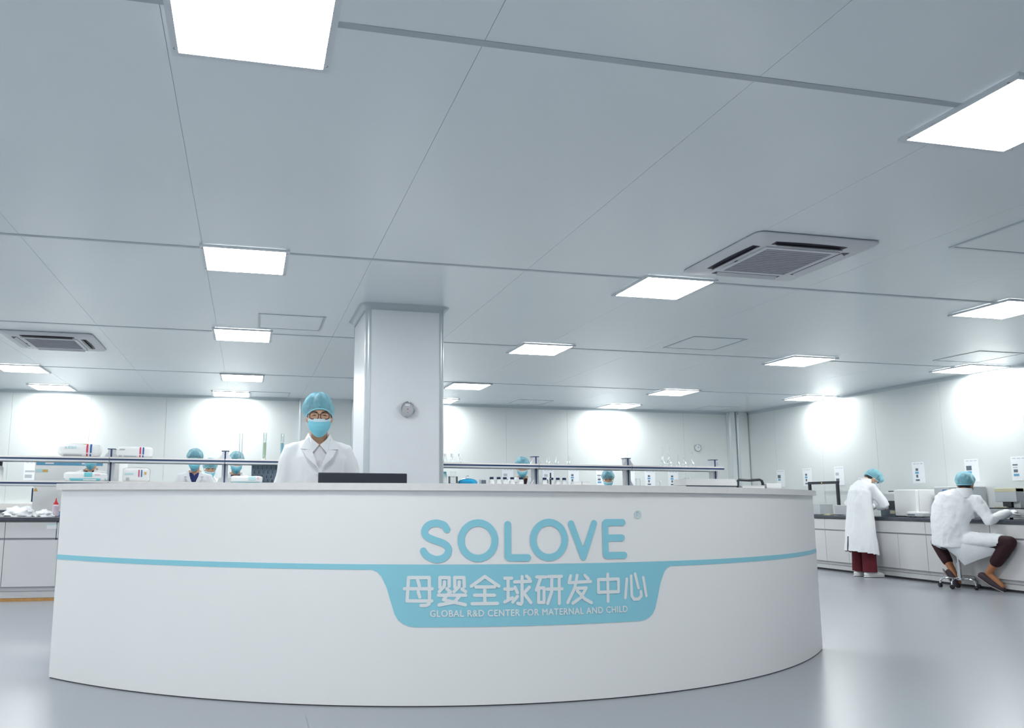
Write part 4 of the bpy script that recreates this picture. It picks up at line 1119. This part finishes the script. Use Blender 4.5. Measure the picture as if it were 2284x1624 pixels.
def front_person(label, x, y, rotz, s, inner, seed, detail=False, head_pitch=0.0, head_yaw=0.0, arms='down', glasses=False, goggles=False, group=None, legs='maroon_dark', lean=0.0):
    """standing person in an open-collared lab coat; local +y is forward"""
    t = thing('person', label, 'person', (x, y, 0), rotz, group)
    t.scale = (s, s, s)
    HM = Matrix.Translation((0, .035, 1.53)) @ Matrix.Translation((0, -.02, -.10)) @ Matrix.Rotation(head_yaw, 4, 'Z') @ Matrix.Rotation(-head_pitch, 4, 'X') @ Matrix.Translation((0, .02, .10))
    # ---- body, one continuous surface
    g = G(); add_head(g, HM)
    g.tube([(0, 0, .86), (0, 0, 1.05), (0, .005, 1.22), (0, 0, 1.33), (0, 0, 1.385)], [(.145, .09), (.13, .085), (.15, .09), (.12, .07), (.06, .055)], 20, right=(1, 0, 0), round_ends=True)
    g.tube([(0, 0, 1.33), (0, .008, 1.46)], [(.060, .060), (.056, .058)], 18)
    wr = {}
    for sd in (-1, 1):
        sh = Vector((sd*.165, 0, 1.30))
        if arms == 'down': el, wrv = Vector((sd*.232, -.01, 1.04)), Vector((sd*.20, .13, .83))
        else: el, wrv = Vector((sd*.195, .05, 1.04)), Vector((sd*.09, .22, 1.0))
        wr[sd] = (sh, el, wrv)
        g.tube([sh, el, wrv], [.042, .036, .026], 12, round_ends=True)
        dr = (wrv-el).normalized()
        add_hand(g, wrv + dr*.01, dr, (0, 0, -1), side=sd, curl=.3)
        g.tube([(sd*.085, 0, .90), (sd*.09, .01, .48), (sd*.095, -.01, .09)], [.075, .052, .038], 12, round_ends=True)
        g.tube([(sd*.097, -.02, .055), (sd*.105, .12, .04)], [(.034, .035), (.036, .025)], 12, round_ends=True)
    body = voxel(g, .0055 if detail else .009, 2, 'body')
    put('body', body, 'skin', t, True, angle=180)
    head_kit(t, HM, seed, glasses, goggles, lean=lean)
    # ---- inner garment
    g = G()
    g.tube([(0, 0, .95), (0, .006, 1.12), (0, .010, 1.25), (0, .002, 1.335), (0, .002, 1.372)], [(.165, .107), (.165, .108), (.163, .108), (.10, .082), (.074, .070)], 28, right=(1, 0, 0))
    sm = voxel(g, .010, 3, 'shirt'); put('shirt', sm, inner, t, True, angle=180)
    bmx = bmesh.new(); bmx.from_mesh(sm)
    dead = [f for f in bmx.faces if (lambda c: (c.y > .0 and c.z > 1.338 + abs(c.x)*.9))(f.calc_center_median())]
    bmesh.ops.delete(bmx, geom=dead, context='FACES'); bmx.to_mesh(sm); bmx.free()
    if inner == 'shirt':
        for sd in (-1, 1):
            a, b, c, d = [Vector((sd*q[0], q[1], q[2])) for q in ((.003, .098, 1.345), (.064, .022, 1.425), (.090, .030, 1.372), (.046, .128, 1.292))]
            rows = []
            for jj in range(7):
                v = jj/6
                rows.append([(a*(1-u)+b*u)*(1-v) + (d*(1-u)+c*u)*v + Vector((sd*.012*sin(pi*u), .016*sin(pi*u)*(1-.3*v), 0)) for u in [q/8 for q in range(9)]])
            G().sheet(rows, -.004 if sd > 0 else .004).build('shirt_collar', 'shirt', t, True, angle=70)
            rows = []
            for jj in range(7):
                an = sd*(pi/2 - jj/6*2.6) if sd > 0 else pi - (pi/2 - jj/6*2.6)
                an = pi/2 - sd*(.9 + jj/6*2.3)
                rows.append([(.066*cos(an), .062*sin(an)+.0, 1.362), (.064*cos(an), .060*sin(an), 1.418)])
            G().sheet(rows, .003).build('shirt_collar', 'shirt', t, True, angle=70)
    # ---- coat
    g = G()
    g.tube([(0, -.01, .50), (0, -.005, .75), (0, 0, .98), (0, .003, 1.15), (0, .004, 1.26), (0, -.004, 1.345), (0, -.012, 1.385)],
           [(.215, .165), (.205, .15), (.185, .128), (.19, .128), (.195, .124), (.135, .092), (.088, .080)], 32, right=(1, 0, 0))
    for sd in (-1, 1):
        sh, el, wrv = wr[sd]
        g.tube([(sd*.07, -.004, 1.345), (sd*.165, -.002, 1.305), sh + (el-sh)*.25, sh + (el-sh)*.6, el, el + (wrv-el)*.45, wrv], [.045, .062, .070, .065, .062, .056, .050], 16, round_ends=False)
    cm = voxel(g, .009 if detail else .014, 3, 'lab_coat')
    wrinkle(cm, .010 if detail else .008, seed, chest=True)
    # cut the neckline: V opening in front, a shallow one behind, all filled by the garment beneath
    vb = 1.205
    bmx = bmesh.new(); bmx.from_mesh(cm)
    dead = [f for f in bmx.faces if (lambda c: (c.y > .02 and c.z > vb and abs(c.x) < .008 + (c.z - vb)*.42) or (c.z > 1.362 and abs(c.x) < .082))(f.calc_center_median())]
    bmesh.ops.delete(bmx, geom=dead, context='FACES')
    low = [f for f in bmx.faces if f.calc_center_median().z < .512]
    bmesh.ops.delete(bmx, geom=low, context='FACES'); bmx.to_mesh(cm); bmx.free()
    put('lab_coat', cm, 'coat', t, True, angle=180)
    full = G().tube([(0, -.01, .50), (0, 0, .98), (0, .003, 1.15), (0, .004, 1.26), (0, -.004, 1.345), (0, -.012, 1.41)],
                    [(.22, .17), (.195, .137), (.20, .137), (.205, .133), (.145, .101), (.092, .088)], 32, right=(1, 0, 0))
    bv = BVHTree.FromPolygons(full.v, full.f)
    for sd in (-1, 1):
        # lapel and the notched collar above it
        q = [(sd*.008, vb-.004), (sd*.075, 1.262), (sd*.098, 1.302), (sd*.050, 1.312)]
        G().sheet(drape(bv, q, 6, 8, .026), .014 if sd > 0 else -.014).build('lapel', 'coat', t, True, angle=60)
        q = [(sd*.050, 1.308), (sd*.112, 1.312), (sd*.086, 1.362), (sd*.064, 1.385)]
        G().sheet(drape(bv, q, 6, 6, .030), .014 if sd > 0 else -.014).build('coat_collar', 'coat', t, True, angle=60)
    rows = []
    for j in range(9):
        a = -pi*1.02 + pi*1.04*j/8 ; rows.append([(.086*cos(a), .080*sin(a)*1.0 - .012, 1.352), (.077*cos(a), .072*sin(a) - .010, 1.403)])
    G().sheet(rows, .004).build('coat_collar', 'coat', t, True, angle=60)
    bv2 = G(); 
    for k in range(3):
        z = 1.165 - .13*k; h = bv.ray_cast(Vector((.012, 1, z)), Vector((0, -1, 0)))
        if h[0] is not None: G().lathe([(.009, 0), (.009, .003)], 12).xf(Matrix.Translation((.012, h[0].y - .002, z)) @ Matrix.Rotation(-pi/2, 4, 'X')).build('button', 'paper', t)
    # ---- trousers and shoes
    for sd in (-1, 1):
        G().tube([(sd*.085, 0, .88), (sd*.09, .01, .48), (sd*.097, -.01, .09)], [(.095, .10), (.075, .08), (.07, .075)], 16, round_ends=False).build('trouser_leg', legs, t, True)
        G().tube([(sd*.097, -.05, .045), (sd*.10, .03, .05), (sd*.107, .15, .035)], [(.042, .045), (.045, .048), (.044, .033)], 14, round_ends=True).build('shoe', 'shoe_white', t, True)
    return t

front_person('person in lab coat and glasses standing behind the reception counter', .425, 5.0, pi - .03, 1.0, 'shirt', 1.7, True, head_pitch=.04, head_yaw=-.05, glasses=True, group=None, lean=.012)
P_ = 'people working behind the island'
front_person('person in blue cap bending over the left rack, navy top under the coat', -.665, 10.22, pi, .978, 'navy_cloth', 3.1, head_pitch=.14, head_yaw=-.1, arms='work', glasses=True, group=P_)
front_person('shorter person with clear goggles between the two capped colleagues', -.515, 10.78, pi + .05, .93, 'shirt', 5.3, head_pitch=.30, head_yaw=.1, arms='work', goggles=True, group=P_)
front_person('person in blue cap behind the tall clear cylinder', -.165, 10.18, pi, .962, 'navy_cloth', 7.7, head_pitch=.18, head_yaw=.08, arms='work', group=P_)
front_person('person at far left with face half hidden behind the upper shelf', -1.885, 10.22, pi - .05, .985, 'maroon_dark', 9.2, head_pitch=.18, head_yaw=.05, arms='work', group=P_)
front_person('person behind the right rack next to the rack post', 3.64, 10.2, pi - .25, .962, 'maroon_dark', 12.4, head_pitch=.28, head_yaw=-.1, arms='work', group=P_)
front_person('person leaning low behind the right rack, only head and collar visible', 4.93, 10.28, pi - .3, .872, 'maroon_dark', 15.8, head_pitch=.30, head_yaw=-.1, arms='work', goggles=True, group=P_)

# ---- person standing at the right bench, bent over (local +y = towards the bench)
def standing_right():
    t = thing('person', 'person in long lab coat and maroon trousers standing at the right bench', 'person', (8.42, 9.60, 0), -pi/2)
    # local x -> world -y, local y -> world +x
    HM = Matrix.Translation((.02, .20, 1.35)) @ Matrix.Rotation(-.10, 4, 'Z') @ Matrix.Rotation(-.95, 4, 'X')
    g = G(); add_head(g, HM, .12)
    g.tube([(0, .02, .80), (0, .0, 1.0), (0, .03, 1.15), (.0, .07, 1.24)], [(.13, .09), (.12, .085), (.13, .08), (.06, .045)], 20, right=(1, 0, 0), round_ends=True)
    g.tube([(0, .06, 1.25), (.01, .14, 1.33)], [.055, .052], 16, round_ends=True)
    A = {}
    for sd in (-1, 1):
        sh = Vector((sd*.155, .06, 1.23)); el = Vector((sd*.21, .20, .985)); wv = Vector((sd*.07, .25, .96))
        A[sd] = (sh, el, wv)
        g.tube([sh, el, wv], [.04, .035, .026], 12, round_ends=True)
        add_hand(g, wv, (-sd*.5, .8, -.1), (0, 0, -1), side=sd, curl=.4)
        g.tube([(sd*.08, .02, .85), (sd*.085, .02, .46), (sd*.09, .0, .09)], [.07, .05, .036], 12, round_ends=True)
        g.tube([(sd*.09, -.02, .05), (sd*.095, .11, .04)], [(.032, .034), (.034, .024)], 12, round_ends=True)
    put('body', voxel(g, .008, 2, 'body'), 'skin', t, True, angle=180)
    head_kit(t, HM, 21.3, mask=True, cap_scale=1.15)
    g = G()
    g.tube([(0, -.04, .30), (0, -.035, .55), (0, -.02, .80), (0, -.015, 1.0), (0, .015, 1.16), (0, .06, 1.27), (0, .09, 1.315)],
           [(.225, .215), (.205, .185), (.19, .16), (.175, .14), (.18, .125), (.13, .085), (.075, .06)], 32, right=(1, 0, 0))
    for sd in (-1, 1):
        sh, el, wv = A[sd]
        g.tube([(sd*.06, .06, 1.265), sh, sh + (el-sh)*.5, el, el + (wv-el)*.5, wv], [.05, .066, .068, .066, .058, .05], 16, round_ends=True)
    cm = voxel(g, .013, 3, 'lab_coat'); wrinkle(cm, .010, 4.4, (9, 9, 2.2))
    bmx = bmesh.new(); bmx.from_mesh(cm)
    # hem drops towards the front; open underneath, with a slit at the back
    dead = [f for f in bmx.faces if (lambda c: c.z < .325 - .16*(c.y+.04) or (c.z < .55 and abs(c.x+.02) < .010 and c.y < -.1))(f.calc_center_median())]
    bmesh.ops.delete(bmx, geom=dead, context='FACES'); bmx.to_mesh(cm); bmx.free()
    put('lab_coat', cm, 'coat', t, True, angle=180)
    rows = []
    for j in range(11):
        a = -pi*1.25 + pi*1.5*j/10; rows.append([(.104*cos(a), .085*sin(a) + .075, 1.27 + .03*sin(a)), (.078*cos(a), .066*sin(a) + .115, 1.350 - .010*sin(a))])
    G().sheet(rows, .005).build('coat_collar', 'coat', t, True, angle=60)
    G().cbox(-.022, .022, -.004, .004, 0, .035, .002).xf(Matrix.Translation((.0, .02, 1.335))).build('collar_tag', 'paper', t)
    for sd in (-1, 1):
        G().tube([(sd*.08, .01, .80), (sd*.088, .0, .46), (sd*.098, -.01, .075)], [(.09, .10), (.085, .09), (.088, .092)], 18).build('trouser_leg', 'maroon', t, True)
        so = G().tube([(sd*.095, -.055, .042), (sd*.098, .03, .05), (sd*.104, .15, .034)], [(.042, .042), (.046, .048), (.046, .032)], 14, round_ends=True).build('shoe', 'shoe_white', t, True)
        G().tube([(sd*.095, -.06, .012), (sd*.104, .155, .012)], [(.044, .013), (.047, .013)], 14, right=(1, 0, 0), round_ends=True).build('sole', 'shoe_white', so, True)
standing_right()

# ---- person on the chrome stool
stx, sty = 8.44, 8.12
st = thing('lab_stool', 'round lab stool with chrome five-star base under the seated person', 'stool', (stx, sty, 0))
G().lathe([(.15, .455), (.17, .465), (.172, .49), (.15, .505)], 28).build('seat', 'plastic_dark', st, True, angle=50)
G().lathe([(.026, .10), (.026, .30)], 16).build('pole', 'chrome', st, True)
G().lathe([(.017, .29), (.017, .455)], 16).build('piston', 'chrome', st, True)
G().lathe([(.03, .095), (.045, .10), (.045, .125), (.03, .13)], 16).build('hub', 'chrome', st, True)
for k in range(5):
    a = radians(200 + 72*k); c_, s_ = cos(a), sin(a)
    G().tube([(.03*c_, .03*s_, .115), (.12*c_, .12*s_, .12), (.17*c_, .17*s_, .112), (.20*c_, .20*s_, .085), (.205*c_, .205*s_, .05)], .011, 10, round_ends=True).build('base_leg', 'chrome', st, True)
    g = G(); g.lathe([(.012, -.016), (.026, -.014), (.027, 0), (.026, .014), (.012, .016)], 14)
    g.xf(Matrix.Translation((.205*c_, .205*s_, .0275)) @ Matrix.Rotation(a + .6, 4, 'Z') @ Matrix.Rotation(pi/2, 4, 'Y'))
    g.build('caster', 'rubber', st, True, angle=40)

def seated():
    t = thing('person', 'person in lab coat and dark trousers seated on the chrome stool', 'person', (stx, sty, 0))
    O = Vector((-stx, -sty, 0))
    V_ = lambda x, y, z: Vector((x, y, z)) + O
    face = radians(-62)   # head turned towards the bench instrument: rotates +y onto (+x, slightly +y)
    HM = Matrix.Translation(V_(8.50, 7.985, 1.245)) @ Matrix.Rotation(face, 4, 'Z') @ Matrix.Rotation(-.18, 4, 'X')
    tr = Vector((.5, -.87, 0))
    g = G(); add_head(g, HM, .12)
    hp = V_(8.40, 8.11, .58)
    g.tube([hp, V_(8.36, 8.085, .80), V_(8.39, 8.04, .97), V_(8.42, 8.02, 1.06)], [(.13, .10), (.125, .09), (.13, .08), (.06, .05)], 20, right=tr, round_ends=True)
    g.tube([V_(8.43, 8.01, 1.10), V_(8.475, 7.995, 1.19)], [.056, .052], 16, round_ends=True)
    shR, elR, wrR = V_(8.505, 7.865, 1.06), V_(8.525, 7.735, .82), V_(8.785, 7.725, .90)
    shL, elL, wrL = V_(8.325, 8.185, 1.06), V_(8.45, 8.33, .86), V_(8.72, 8.22, .92)
    for s_, e_, w_ in ((shR, elR, wrR), (shL, elL, wrL)): g.tube([s_, e_, w_], [.042, .036, .027], 12, round_ends=True)
    hR, kR, aR = V_(8.43, 8.02, .575), V_(8.545, 7.525, .575), V_(8.545, 7.83, .20)
    hL, kL, aL = V_(8.40, 8.20, .565), V_(8.53, 8.49, .52), V_(8.475, 8.245, .20)
    for h_, k_, a_ in ((hR, kR, aR), (hL, kL, aL)):
        g.tube([h_, k_], [.078, .058], 14, round_ends=True); g.tube([k_, k_ + (a_-k_)*.35, a_], [.055, .054, .036], 14, round_ends=True)
    tR, tL = V_(8.60, 7.72, .065), V_(8.50, 8.20, .06)
    g.tube([aR, aR*.6 + tR*.4, tR], [.034, .036, .03], 12, round_ends=True); g.tube([aL, aL*.5 + tL*.5, tL], [.034, .034, .03], 12, round_ends=True)
    put('body', voxel(g, .008, 2, 'body'), 'skin_tan', t, True, angle=180)
    for w_, d_, sd in ((wrR, (.93, -.18, .28), 1), (wrL, (.95, -.2, .05), -1)):
        g = G(); add_hand(g, w_ + Vector(d_)*.0, d_, (0, .25, -1), side=sd, curl=.32, scale=1.02)
        g.tube([w_ - Vector(d_)*.05, w_ + Vector(d_)*.01], [.031, .027], 12)
        put('glove', voxel(g, .0045, 1, 'glove'), 'glove', t, True, angle=180)
    head_kit(t, HM, 30.1, cap_scale=1.0)
    # coat: torso, sleeves, lap, merged; tail panel hangs below the thigh
    g = G()
    g.tube([V_(8.37, 8.12, .52), V_(8.345, 8.10, .66), V_(8.335, 8.09, .80), V_(8.365, 8.06, .95), V_(8.40, 8.03, 1.06), V_(8.435, 8.01, 1.125), V_(8.455, 8.0, 1.16)],
           [(.21, .17), (.20, .15), (.20, .14), (.215, .135), (.20, .12), (.12, .085), (.072, .065)], 32, right=tr)
    for s_, e_, w_, m in ((shR, elR, wrR, 1), (shL, elL, wrL, -1)):
        mid = V_(8.42, 8.02, 1.10)
        g.tube([mid + (s_-mid)*.4, s_, s_ + (e_-s_)*.5, e_, e_ + (w_-e_)*.5, w_], [.05, .072, .074, .070, .060, .048], 16, round_ends=True)
    g.tube([hR + Vector((-.03, .03, .0)), hR*.5 + kR*.5 + Vector((0, 0, .012)), kR*.86 + hR*.14 + Vector((0, .0, .010))], [(.12, .105), (.105, .09), (.085, .076)], 18, round_ends=False)
    g.tube([hL + Vector((-.03, -.02, 0)), hL*.4 + kL*.6], [(.12, .10), (.09, .085)], 18, round_ends=True)
    cm = voxel(g, .012, 3, 'lab_coat'); wrinkle(cm, .010, 8.8, (8, 8, 6))
    put('lab_coat', cm, 'coat', t, True, angle=180)
    top = [V_(8.235, 8.17, .545), V_(8.25, 8.06, .54), V_(8.32, 7.94, .545), V_(8.40, 7.82, .55), V_(8.47, 7.70, .56), V_(8.525, 7.60, .575)]
    bot = [V_(8.27, 8.15, .50), V_(8.33, 8.05, .40), V_(8.385, 7.985, .285), V_(8.45, 7.87, .355), V_(8.515, 7.74, .415), V_(8.56, 7.60, .50)]
    rows = []
    for j in range(9):
        v = j/8; row = []
        for i in range(21):
            u = i/20*5; k = min(4, int(u)); f = u-k
            a = top[k]*(1-f) + top[k+1]*f; b = bot[k]*(1-f) + bot[k+1]*f
            p = a*(1-v) + b*v; out = Vector((-.72, -.69, 0))
            row.append(p + out*(.018*sin(v*pi) + .006*noise.noise(Vector((u*1.3, v*3, 2)))))
        rows.append(row)
    G().sheet(rows, .006).build('coat_tail', 'coat', t, True, angle=70)
    rows = []
    for j in range(11):
        a = -pi*1.25 + pi*1.5*j/10
        lo = V_(8.44, 7.995, 1.085) + tr*.115*cos(a) + Vector((.87, .5, 0))*.095*sin(a); hi = V_(8.472, 7.975, 1.195) + tr*.076*cos(a) + Vector((.87, .5, 0))*.070*sin(a)
        rows.append([lo, hi])
    G().sheet(rows, .005).build('coat_collar', 'coat', t, True, angle=60)
    # trousers
    g = G(); g.tube([hR, kR, ], [.09, .072], 16, round_ends=True); g.tube([kR, kR + (aR-kR)*.35, kR + (aR-kR)*.62], [.072, .074, .066], 16, round_ends=True)
    put('trouser_leg', voxel(g, .010, 3, 'trouser'), 'maroon_dark', t, True, angle=180)
    g = G(); g.tube([hL, kL], [.088, .07], 16, round_ends=True); g.tube([kL, kL + (aL-kL)*.4, kL + (aL-kL)*.66], [.07, .068, .060], 16, round_ends=True)
    put('trouser_leg', voxel(g, .010, 3, 'trouser'), 'maroon_dark', t, True, angle=180)
    # shoes: heel raised, ball of the foot on the floor
    for (hl, ml, tl) in ((V_(8.515, 7.885, .165), V_(8.555, 7.81, .095), V_(8.60, 7.73, .035)), (V_(8.455, 8.275, .17), V_(8.465, 8.235, .10), V_(8.47, 8.20, .035))):
        so = G().tube([hl, ml, tl], [(.042, .046), (.048, .046), (.046, .030)], 14, round_ends=True).build('shoe', 'shoe_dark', t, True)
        d_ = (tl-hl).normalized(); nrm = Vector((-.25, .25, -.6)); nrm = (nrm - d_*nrm.dot(d_)).normalized(); sdv = d_.cross(nrm)
        G().tube([hl + nrm*.040 - d_*.03, ml + nrm*.040, tl + nrm*.024 + d_*.03], [(.044, .010), (.048, .010), (.042, .010)], 14, right=sdv, round_ends=True).build('sole', 'sole', so, True)
seated()
